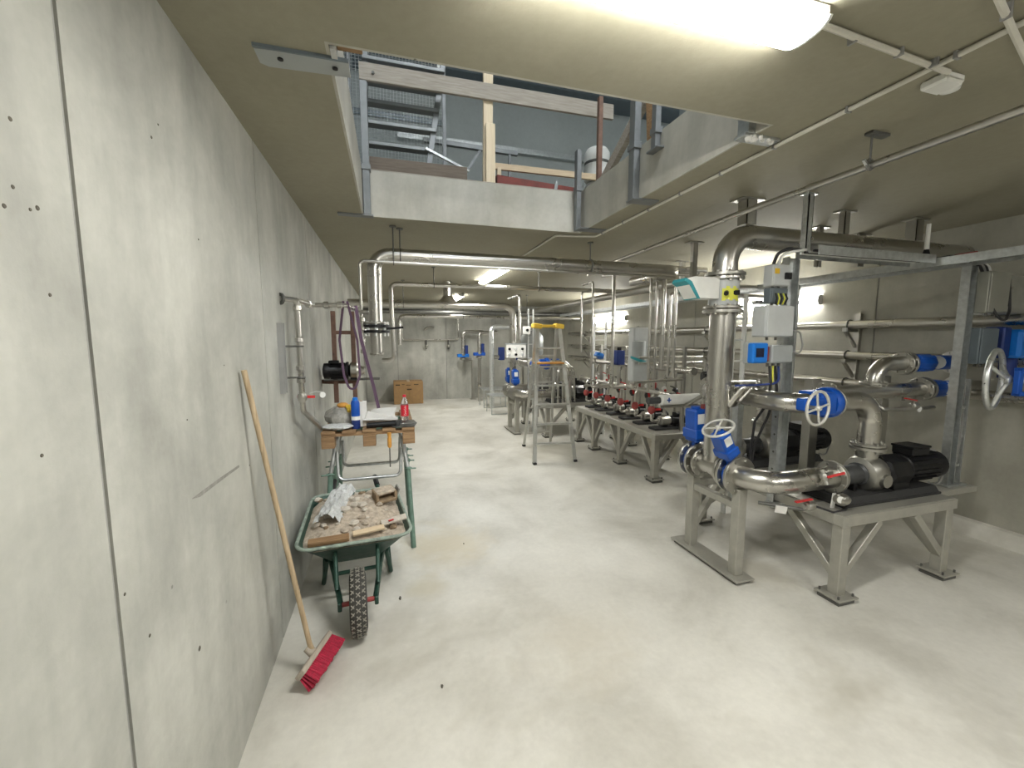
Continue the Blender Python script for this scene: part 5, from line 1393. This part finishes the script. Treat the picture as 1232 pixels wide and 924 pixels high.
pipe_run('overhead_pipe', 'thick pipe far back with a tee to the ceiling, dropping to the far pump frame', [(-0.63, 7.35, 2.31), (2.18, 7.35, 2.30), (2.18, 7.35, 0.80)], 0.058, 0.16, n=18, flanges=[((2.18, 7.35, 1.62), (0, 0, 1)), ((2.18, 7.35, 1.30), (0, 0, 1))])
t = thing('pipe_tee', 'wide pipe tee rising from the far thick pipe to the ceiling', 'pipe', (1.0, 7.35, 2.35))
MB().lathe([(0.17, 0.0), (0.075, 0.12), (0.075, 0.36)], (1.0, 7.35, 2.34), (0, 0, 1), 18).build('cone', 'stainless', t)
pipe_run('overhead_pipe', 'thin parallel drop pipe beside the far drop pipe', [(2.26, 7.20, 1.70), (2.26, 7.20, 2.50), (2.26, 7.9, 2.50)], 0.028, 0.06, n=10)
pipe_run('overhead_pipe', 'long pipe far back below the ceiling, second from the far wall', [(0.21, 9.0, 1.6), (0.21, 9.0, 2.20), (4.3, 9.0, 2.19)], 0.036, 0.12, n=12)
pipe_run('overhead_pipe', 'dark thick pipe farthest back, just in front of the far wall', [(-0.63, 10.9, 2.42), (4.9, 10.9, 2.40)], 0.06, n=14, mat='dark_steel')
pipe_run('overhead_pipe', 'thick pipe running back along the right under the ceiling', [(3.55, 4.6, 2.42), (3.55, 10.5, 2.42)], 0.055, n=14, mat='stainless_dull')
rod_hanger('rod hanger on the thick ceiling pipe near its left bend', 0.12, 4.0, 2.46, 0.06)
rod_hanger('rod hanger on the thick ceiling pipe at the right of the hatch', 2.02, 4.0, 2.46, 0.06)
rod_hanger('rod hanger on the thin pipe below the thick ceiling pipe', 0.06, 3.93, 2.383, 0.014)
rod_hanger('rod hanger on the middle-sized overhead pipe, left one', 0.62, 5.94, 2.455, 0.03)
rod_hanger('rod hanger on the middle-sized overhead pipe, right one', 2.15, 5.90, 2.455, 0.03)
rod_hanger('rod hanger on the far thick pipe left of the lit tube', 0.25, 7.35, 2.308, 0.058)
rod_hanger('left rod hanger on the long far pipe', 1.55, 9.0, 2.196, 0.036)
rod_hanger('right rod hanger on the long far pipe', 3.0, 9.0, 2.193, 0.036)
ceiling_post('square hanger post above the crosswise pipes behind the flow meter', 3.05, 3.70, 2.28, 0.05, 0.08)
ceiling_post('square hanger post at the back near the right tray', 3.62, 4.6, 2.475, 0.05, 0.07)

# ceiling conduit, detector box, long ceiling pipe
t = thing('conduit', 'thin beige conduit with clips running along the ceiling to the far lamp', 'conduit', (1.93, 1.2, ZC - 0.015))
MB().tube([(1.95, -2.0, ZC - 0.013), (1.93, 1.24, ZC - 0.013), (1.93, 3.72, ZC - 0.013), (1.55, 3.80, ZC - 0.013), (1.55, 5.58, ZC - 0.013)], 0.010, 8, 0.04).build('pipe', 'conduit', t, angle=60)
yy = 0.7
while yy < 3.6:
    MB().box(1.917, 1.943, yy - 0.005, yy + 0.005, ZC - 0.025, ZC).build('clip', 'cable_grey', t)
    yy += 0.36
t = thing('conduit', 'short conduit from the nearest tube light to the white ceiling box', 'conduit', (1.7, 1.12, ZC - 0.015))
MB().tube([(1.305, 1.085, ZC - 0.013), (2.02, 1.13, ZC - 0.013)], 0.010, 8).build('pipe', 'conduit', t)
for x in (1.50, 1.72, 1.90):
    MB().box(x - 0.005, x + 0.005, 1.095, 1.122, ZC - 0.025, ZC).build('clip', 'cable_grey', t)
t = thing('conduit', 'conduit crossing the ceiling at the upper right corner of the picture', 'conduit', (1.7, 0.85, ZC - 0.03))
MB().tube([(1.2, 0.70, ZC - 0.033), (1.93, 0.92, ZC - 0.033), (2.2, 1.0, ZC - 0.033)], 0.010, 8).build('pipe', 'conduit', t)
for x in (1.60, 1.80):
    MB().box(x - 0.005, x + 0.005, 0.70 + (x - 1.2) * 0.3 - 0.012, 0.70 + (x - 1.2) * 0.3 + 0.012, ZC - 0.045, ZC).build('clip', 'cable_grey', t)
t = thing('ceiling_box', 'white junction box with round detector on the ceiling beside the conduit', 'box', (2.08, 1.18, ZC - 0.05))
MB().box(2.02, 2.12, 1.13, 1.22, ZC - 0.035, ZC, 0.008).build('box', 'white_plastic', t)
MB().lathe([(0.035, 0), (0.03, 0.025), (0.012, 0.03)], (2.145, 1.19, ZC), (0, 0, -1), 16).build('detector', 'white_plastic', t)
pipe_run('ceiling_pipe', 'long thin steel pipe running back below the ceiling at the right of the hatch', [(2.24, -2.0, 2.55), (2.30, 2.4, 2.55), (2.42, 4.75, 2.55), (2.42, 4.85, 2.50)], 0.017, 0.04, n=10)
t = thing('pipe_hanger', 'thin threaded rod with wing clamp holding the long ceiling pipe', 'hanger', (2.26, 1.55, 2.55))
MB().cyl((2.275, 1.55, 2.56), (2.275, 1.55, ZC), 0.005, n=8).build('rod', 'dark_steel', t)
MB().box(2.25, 2.37, 1.53, 1.57, ZC - 0.014, ZC, 0.002).build('rail', 'dark_steel', t)
MB().torus((2.277, 1.55, 2.55), (0, 1, 0), 0.022, 0.007, 16, 6).build('clamp', 'dark_steel', t)
for s_ in (-1, 1):
    MB().obox((2.277 + s_ * 0.03, 1.55, 2.555), (0.04, 0.012, 0.010), (0, s_ * -0.7, 0)).build('wing', 'galvanised', t)

# ================================================================== far end
def u_pipe(label, x, x2, y0, z0, z1, r=0.045, mat='stainless'):
    return pipe_run('bent_pipe', label, [(x, y0, z0), (x, y0, z1), (x2, y0, z1)], r, 0.12, mat=mat, n=12)
u_pipe('leftmost bent pipe at the far wall', 1.98, 2.55, 11.6, 1.25, 1.93)
u_pipe('second bent pipe at the far wall', 2.38, 2.9, 11.3, 0.0, 1.90)
u_pipe('thick pale bent pipe standing in front of the far wall', 2.42, 3.45, 10.0, 0.0, 2.02, 0.06, 'galvanised_bright')
u_pipe('bent pipe left of the white instrument panel', 2.55, 3.2, 8.6, 0.0, 1.98, 0.03)
for (x, yy, z, lab, mt) in ((1.98, 11.6, 1.25, 'leftmost blue valve at the far wall', 'blue_plastic'), (2.38, 11.3, 1.30, 'middle blue valve at the far wall', 'blue_paint')):
    t = thing('far_valve', lab, 'valve', (x, yy, z))
    MB().lathe([(0.05, -0.12), (0.09, -0.10), (0.09, -0.06), (0.05, -0.04), (0.09, 0.02), (0.09, 0.06), (0.05, 0.08)], (x, yy, z), (0, 0, 1), 14).build('body', 'stainless_dull', t)
    MB().box(x - 0.16, x + 0.16, yy - 0.08, yy + 0.08, z - 0.03, z + 0.06, 0.01).build('actuator', mt, t)
    MB().box(x + 0.06, x + 0.14, yy - 0.05, yy + 0.05, z + 0.05, z + 0.30, 0.01).build('drive', 'dark_blue', t)
t = thing('far_valve', 'double dark blue motor valve in front of the far wall', 'valve', (2.75, 10.0, 1.3))
for k in range(2):
    MB().box(2.60 + k * 0.34, 2.74 + k * 0.34, 9.95, 10.08, 1.20, 1.52, 0.01).build('drive', 'dark_blue', t)
MB().cyl((2.42, 10.0, 1.28), (3.25, 10.0, 1.28), 0.045, n=12).build('pipe', 'stainless_dull', t)
t = thing('floor_post', 'slim grey post with valve standing at the far wall', 'post', (2.28, 11.75, 0))
MB().box(2.245, 2.315, 11.70, 11.78, 0.0, 1.15, 0.004).build('post', 'stainless_dull', t)
MB().tube([(2.28, 11.74, 1.15), (2.0, 11.74, 1.12), (1.98, 11.62, 1.14)], 0.04, 10, 0.05).build('arm', 'stainless_dull', t)
MB().box(2.20, 2.36, 11.66, 11.82, 0.0, 0.015).build('foot_plate', 'stainless_dull', t)
t = thing('thin_manifold', 'thin pipe manifold with two small valves on the far wall', 'pipe', (1.2, 11.9, 1.7))
t.name = 'thin_manifold'
MB().tube([(0.35, 11.93, 2.2), (0.35, 11.93, 1.70), (1.9, 11.93, 1.70), (1.9, 11.93, 2.35)], 0.018, 8, 0.06).build('pipe', 'stainless', t)
for x in (1.0, 1.62):
    MB().cyl((x, 11.92, 1.45), (x, 11.92, 1.70), 0.022, n=8).build('drop', 'dark_steel', t)
    MB().sphere((x, 11.90, 1.52), 0.05, 10, 6).build('valve_body', 'stainless_dull', t)
MB().tube([(0.95, 11.93, 1.98), (1.05, 11.88, 2.05), (1.22, 11.90, 2.06)], 0.03, 8, 0.05).build('elbow', 'stainless', t)
for (yy, zt_, x0, x1, lab) in ((9.6, 0.42, 2.20, 2.75, 'nearer'), (10.6, 0.45, 2.24, 2.80, 'farther')):
    t = thing('low_stand', '%s of two low thin steel stands on the floor at the far end' % lab, 'stand', (x0, yy, 0))
    for x in (x0, x1):
        for e in (0, 0.5):
            MB().cyl((x, yy - 0.5 + e, 0), (x, yy - 0.5 + e, zt_), 0.012, n=8).build('leg', 'galvanised', t)
        MB().cyl((x, yy - 0.5, zt_), (x, yy, zt_), 0.012, n=8).build('side_bar', 'galvanised', t)
    for e in (0, 0.5):
        MB().cyl((x0, yy - 0.5 + e, zt_), (x1, yy - 0.5 + e, zt_), 0.012, n=8).build('cross_bar', 'galvanised', t)
    MB().cyl((x0, yy - 0.5, 0.01), (x1, yy - 0.5, 0.01), 0.010, n=8).build('floor_bar', 'galvanised', t)
    MB().box(x0 - 0.02, x1 + 0.02, yy - 0.5, yy, zt_ + 0.01, zt_ + 0.02).build('top_sheet', 'galvanised', t)
t = thing('instrument_panel', 'white instrument panel with black knobs on the drop pipe of the far pump frame', 'panel', (2.15, 7.2, 1.40))
MB().box(2.00, 2.36, 7.13, 7.19, 1.38, 1.62, 0.006).build('plate', 'white_plastic', t)
for k in range(6):
    MB().cyl((2.05 + 0.12 * (k % 3), 7.13, 1.44 + 0.10 * (k // 3)), (2.05 + 0.12 * (k % 3), 7.105, 1.44 + 0.10 * (k // 3)), 0.022, n=10).build('knob', 'black_paint' if k % 2 else 'grey_plastic', t)
MB().box(1.99, 2.37, 7.125, 7.195, 1.62, 1.64).build('rain_hood', 'grey_enclosure', t)
t = thing('small_box', 'small white box on the cable post beside the far drop pipe', 'box', (2.35, 7.1, 1.85))
MB().box(2.28, 2.40, 7.00, 7.08, 1.80, 1.94, 0.008).build('housing', 'white_plastic', t)
MB().cyl((2.34, 7.0, 1.87), (2.34, 6.985, 1.87), 0.025, n=12).build('dial', 'black_paint', t)
ladder_post('cable_ladder', 'bright cable ladder beside the far drop pipe, left of the step ladder', 2.44, 7.10, 0.0, 2.25, 0.09, 0.04, 'galvanised_bright', 0.25)
t = thing('pressure_tank', 'dull grey pressure tank on three legs behind the step ladder', 'tank', (2.95, 8.0, 0))
MB().lathe([(0.03, 0), (0.16, 0.05), (0.24, 0.16), (0.24, 0.52), (0.16, 0.63), (0.03, 0.68)], (2.95, 8.5, 1.25), (0, 0, 1), 22).build('vessel', 'grey_enclosure', t, angle=50)
for k in range(3):
    q = 2 * PI * k / 3 + 0.5
    MB().box(2.95 + 0.2 * math.cos(q) - 0.02, 2.95 + 0.2 * math.cos(q) + 0.02, 8.5 + 0.2 * math.sin(q) - 0.02, 8.5 + 0.2 * math.sin(q) + 0.02, 0.0, 1.45).build('leg', 'stainless_dull', t)
for k in range(3):
    t = thing('small_valve', ('left', 'middle', 'right')[k] + ' one of three small blue valves on thin pipes behind the ladder', 'valve', (2.64 + k * 0.14, 7.03, 0.6))
    MB().box(2.60 + k * 0.14, 2.68 + k * 0.14, 7.00, 7.07, 1.22, 1.36, 0.008).build('drive', 'blue_paint', t)
    MB().cyl((2.64 + k * 0.14, 7.03, 0.588), (2.64 + k * 0.14, 7.03, 1.23), 0.014, n=8).build('pipe', 'stainless', t)
for k, (x, yy) in enumerate(((2.75, 6.55), (2.86, 6.60), (2.97, 6.66))):
    MB().tube([(x, yy, 0.60), (x, yy, 1.15), (x + 0.05, yy + 0.05, 1.24), (x + 0.16, yy + 0.1, 1.20), (x + 0.20, yy + 0.12, 0.60)], 0.020, 10, 0.08).build('hose_bend', 'stainless', None, ('left', 'middle', 'right')[k] + ' arched steel pipe behind the right ladder stile', 'pipe', angle=60)

# ================================================================== in and above the hatch
t = thing('angle_bracket', 'galvanised flat bracket bolted under the ceiling at the near left hatch corner', 'bracket', (-0.2, 1.75, 2.69))
MB().prism([(-0.415, 1.72, ZC), (-0.415, 1.80, ZC), (-0.39, 1.815, ZC), (-0.11, 1.80, ZC), (-0.11, 1.70, ZC)], (0, 0, -0.008)).build('plate', 'grey_enclosure', t)  # plate and lip greyer than galvanised steel: their shade put into the colour
MB().box(-0.415, -0.11, 1.70, 1.708, ZC - 0.012, ZC).build('lip', 'slate_enclosure', t)
for x in (-0.34, -0.16):
    MB().cyl((x, 1.755, ZC - 0.012), (x, 1.755, ZC - 0.007), 0.010, n=10).build('bolt_hole', 'black_paint', t)
t = thing('anchor_clamp', 'short galvanised clamp with timber block at the near left hatch corner', 'clamp', (-0.13, 1.66, 2.70))
MB().box(-0.165, -0.145, 1.645, 1.70, 2.69, 2.95).build('strap', 'galvanised_bright', t)
MB().box(-0.145, -0.06, 1.65, 1.70, 2.72, 2.90, 0.003).build('timber_block', 'pallet_wood', t)
def hatch_post(label, x, y0, z0, z1, dx_, dy_, foot_box, mat='upstairs_steel'):
    t = thing('hatch_post', label, 'post', (x, y0, z0))
    MB().box(x - dx_, x + dx_, y0 - dy_, y0 + dy_, z0, z1, 0.003).build('channel', mat, t)
    a = foot_box
    MB().box(a[0], a[1], a[2], a[3], z0 - 0.012, z0, 0.002).build('foot_plate', mat, t)
    MB().box(x - dx_ * 1.3, x + dx_ * 1.3, y0 - dy_ * 1.3, y0 + dy_ * 1.3, ZT - 0.02, ZT + 0.02, 0.002).build('collar', mat, t)
    return t
hatch_post('galvanised railing post at the far left corner of the hatch', -0.135, 3.655, 2.70, 3.70, 0.028, 0.028, (-0.36, -0.09, 3.63, 3.70))
hatch_post('galvanised railing post at the far right corner of the hatch', 1.69, 3.62, 2.70, 3.40, 0.022, 0.03, (1.66, 1.92, 3.50, 3.60))
hatch_post('galvanised railing post half way along the right hatch edge', 1.715, 2.74, 2.70, 3.40, 0.025, 0.035, (1.68, 1.89, 2.68, 2.78))
hatch_post('second slim railing post beyond it on the right hatch edge', 1.72, 2.50, 2.95, 3.40, 0.02, 0.025, (1.69, 1.75, 2.44, 2.56))
t = thing('foamed_bracket', 'galvanised bracket with pale foam residue at the near right hatch corner', 'bracket', (1.76, 1.75, 2.68))
MB().box(1.68, 1.90, 1.72, 1.79, ZC - 0.014, ZC, 0.002).build('plate', 'galvanised', t)
MB().box(1.70, 1.745, 1.72, 1.79, ZC, 2.80, 0.002).build('riser', 'galvanised', t)
for k in range(6):
    MB().sphere((1.72 + k * 0.028, 1.72 + random.uniform(-0.01, 0.02), ZC - 0.016), random.uniform(0.010, 0.02), 8, 5, 0.2).build('foam_blob', 'paper', t)

t = thing('guard_rail', 'weathered grey timber guard board crossing the hatch opening above', 'board', (0.9, 3.8, 3.8))
MB().obox((0.98, 3.80, 3.865), (2.30, 0.03, 0.135), (0, -0.006, 0), 0.003).build('board', 'old_board', t)
MB().cyl((-0.06, 3.77, 3.85), (-0.06, 3.785, 3.85), 0.012, n=8).build('screw', 'dark_steel', t)
t = thing('timber_post', 'pale new pine post standing on the far hatch edge', 'post', (0.9, 3.76, ZT))
MB().obox((0.905, 3.84, 3.75), (0.085, 0.04, 1.40), (0, 0.01, 0), 0.002).build('post', 'pine', t)
MB().obox((0.915, 3.795, 3.33), (0.085, 0.035, 0.54), (0, 0.0, 0), 0.002).build('splice', 'pine', t)
MB().obox((0.29, 3.78, 3.135), (0.82, 0.03, 0.13), (0, -0.004, 0), 0.003).build('toe_board', 'brown_board', None, 'dark brown toe board standing on the far left hatch edge', 'board')
MB().obox((0.80, 3.755, ZT + 0.010), (1.95, 0.08, 0.018), None, 0.002).build('edge_batten', 'old_board', None, 'flat grey batten lying along the far hatch edge', 'batten')
t = thing('pine_rail', 'long pale pine rail on two legs behind the far hatch edge', 'rail', (1.7, 4.2, ZT))
MB().obox((1.72, 4.20, 3.42), (1.40, 0.03, 0.06), (0, -0.01, 0), 0.002).build('rail', 'pine_x', t)
for x in (1.10, 2.35):
    MB().box(x - 0.02, x + 0.02, 4.18, 4.22, ZT, 3.40).build('leg', 'pine', t)
t = thing('tarp_bundle', 'dark red tarpaulin bundle lying behind the far hatch edge', 'tarpaulin', (1.45, 4.05, ZT))
MB().prism([(1.02, 3.95, ZT), (1.88, 3.95, ZT), (1.84, 3.95, 3.20), (1.02, 3.95, 3.24)], (0, 0.22, 0.03)).build('bundle', 'red_brown_tarp', t)
MB().obox((1.60, 3.94, 3.15), (0.03, 0.01, 0.18), (0, 0.2, 0)).build('strap', 'grey_enclosure', t)
t = thing('rusty_post', 'rust-brown steel post at the far right hatch corner', 'post', (1.81, 3.45, ZT))
MB().box(1.79, 1.83, 3.43, 3.47, ZT, 3.78, 0.003).build('post', 'rust_steel', t)
MB().box(1.765, 1.86, 3.39, 3.50, ZT, ZT + 0.012).build('foot_plate', 'rust_steel', t)
for k in range(2):
    z = ZT + k * 0.36
    t = thing('white_canister', ('lower', 'upper')[k] + ' white canister with dark band stacked behind the rusty post', 'canister', (2.24, 4.25, z))
    MB().lathe([(0.12, 0), (0.135, 0.015), (0.135, 0.30), (0.11, 0.34), (0.05, 0.36)], (2.24, 4.32, z), (0, 0, 1), 18).build('drum', 'white_plastic', t)
    MB().lathe([(0.137, 0.17), (0.137, 0.20)], (2.24, 4.32, z), (0, 0, 1), 18, False, False).build('band', 'dark_steel', t)
MB().beam((1.84, 3.42, ZT + 0.02), (1.90, 2.75, 3.58), 0.05, 0.08, ch=0.003).build('timber_brace', 'old_board', None, 'slanting timber brace at the right hatch edge', 'brace')
MB().beam((1.85, 2.72, 3.06), (1.80, 2.70, 3.62), 0.06, 0.06, ch=0.003).build('timber_stub', 'pallet_wood', None, 'short timber stub standing at the right hatch edge', 'timber')
t = thing('steel_sheet', 'dark grey steel sheet standing on edge beside the right hatch edge', 'sheet', (1.95, 2.3, ZT))
MB().box(1.93, 1.945, 1.70, 2.55, ZT, 3.50, 0.002).build('sheet', 'slate_enclosure', t)
MB().box(1.945, 2.10, 2.00, 2.06, ZT, ZT + 0.04).build('prop', 'galvanised', t)
# mesh fence and steel ladder upstairs
t = thing('mesh_fence', 'galvanised wire mesh fence panel standing upstairs left of the hatch', 'fence', (0.1, 4.6, ZT))
m = MB()
x = -0.62
while x < 0.62:
    m.cyl((x, 4.6, ZT + 0.05), (x, 4.6, 4.9), 0.0022, n=4); x += 0.032
z = ZT + 0.05
while z < 4.9:
    m.cyl((-0.62, 4.604, z), (0.62, 4.604, z), 0.0022, n=4); z += 0.032
tag(m.build('mesh', 'galvanised_bright', t), kind='stuff')
for x in (-0.62, -0.30, 0.62):
    MB().box(x - 0.02, x + 0.02, 4.60, 4.64, ZT, 4.95, 0.003).build('upright', 'upstairs_steel', t)
MB().box(-0.62, 0.62, 4.60, 4.63, 4.90, 4.95).build('top_bar', 'upstairs_steel', t)
MB().box(-0.62, 0.62, 4.61, 4.64, 3.92, 3.98).build('middle_bar', 'slate_enclosure', t)
t = thing('steel_stair', 'grey steel ladder leaning upstairs behind the timber guard board', 'ladder', (0.2, 4.1, ZT))
MB().beam((0.36, 4.0, ZT), (0.56, 4.0, 4.30), 0.05, 0.035, (0, 1, 0), 0.003).build('right_stile', 'upstairs_steel', t)
MB().beam((-0.16, 4.0, ZT), (-0.12, 4.0, 4.30), 0.05, 0.035, (0, 1, 0), 0.003).build('left_stile', 'upstairs_steel', t)
for k in range(6):
    z = 3.22 + k * 0.17
    MB().beam((-0.15, 4.0, z), (0.38 + 0.2 * (z - 3.06) / 1.24, 4.0, z), 0.09, 0.03, ch=0.003).build('tread', 'upstairs_steel', t)
MB().beam((0.35, 3.85, 3.35), (0.75, 3.95, 3.24), 0.02, 0.02).build('steel_rod', 'galvanised_bright', None, 'bright steel rod leaning over the brown toe board', 'rod')
m = thing('barrier_tape', 'red and white barrier tape hanging in front of the mesh fence', 'tape', (0.50, 4.5, 4.2))
for k in range(8):
    MB().obox((0.545 + k * 0.003, 4.55, 4.18 + k * 0.045), (0.03, 0.003, 0.045), (0, 0.07, 0)).build('stripe', 'red_paint' if k % 2 else 'white_plastic', m)
t = thing('pipe_bundle', 'bright metal profile lying upstairs along the wall ledge', 'profile', (1.2, 4.6, 3.5))
MB().beam((0.55, 5.2, 3.06), (1.15, 5.2, 4.02), 0.03, 0.03).build('leg', 'upstairs_steel', t)
MB().beam((0.45, 5.2, 4.02), (1.6, 5.2, 4.0), 0.05, 0.05).build('profile', 'upstairs_steel', t)
MB().beam((1.5, 5.2, 3.06), (1.5, 5.2, 3.98), 0.03, 0.03).build('leg', 'upstairs_steel', t)

# small floor debris
for k, (x, yy, s_, lab) in enumerate(((0.02, 2.68, 0.018, 'dark metal clip lying on the floor right of the wheelbarrow wheel'), (0.16, 3.55, 0.02, 'dark lump lying on the floor right of the trestle'), (0.20, 1.9, 0.012, 'tiny dark chip lying on the floor in front of the broom'), (0.55, 3.3, 0.010, 'tiny dark chip lying in the open aisle'))):
    MB().sphere((x, yy, s_ * 0.4), (s_ * 0.5, s_, s_ * 0.4), 8, 5, 0.25).build('debris_chip', 'debris', None, lab, 'debris', angle=20)

# ------------------------------------------------------------------ repeats of a kind share a group
GROUPS = {'tube_light': 'tube lights', 'pump': 'large black pumps', 'small_pump': 'small pumps on the middle stand', 'ball_valve': 'small lever valves', 'butterfly_valve': 'blue gear valves',
          'check_valve': 'blue check valves', 'pipe_bracket': 'pipe brackets on the right wall', 'supply_pipe': 'pipes along the right wall', 'rod_hanger': 'rod hangers', 'pipe_hanger': 'ceiling pipe hangers',
          'overhead_pipe': 'overhead pipes', 'cable': 'loose cables', 'cable_ladder': 'upright cable ladders', 'cable_tray': 'cable trays', 'pressure_gauge': 'gauges of the small pumps', 'pump_inlet': 'inlet pipes of the small pumps',
          'pump_outlet': 'outlet pipes of the small pumps', 'upright_pipe': 'upright pipes on the middle stand', 'trestle': 'trestles under the pallet', 'lifting_sling': 'lifting slings', 'round_tag': 'round tags', 'hatch_post': 'railing posts at the hatch',
          'small_valve': 'small blue valves', 'steel_plate': 'steel plates on the pallet', 'white_canister': 'white canisters', 'low_stand': 'low steel stands', 'hose_bend': 'arched pipes', 'debris_chip': 'debris on the floor',
          'pipe_coupling': 'couplings on the thin pipe', 'riser_pipe': 'riser pipes', 'cross_pipe': 'thin cross pipes', 'bent_pipe': 'bent pipes at the far wall', 'far_valve': 'blue valves at the far wall', 'pump_stand': 'pump stands',
          'control_box': 'control boxes on the right post', 'junction_box': 'boxes on the near cable post', 'conduit': 'ceiling conduits', 'manifold_support': 'manifold uprights', 'hanging_valve': 'dark valves', 'header_post': 'header posts',
          'wood_offcut': 'wood offcuts in the wheelbarrow', 'tile_shard': 'shards in the wheelbarrow', 'suction_header': 'suction headers', 'discharge_loop': 'discharge loops', 'pipe_support': 'two-post pipe supports', 'stub_pipe': 'stub pipes', 'cable_post': 'cable posts'}
for o in COL.objects:
    if o.parent is None and 'category' in o and 'group' not in o:
        g = GROUPS.get(o.name.split('.')[0])
        if g:
            o['group'] = g
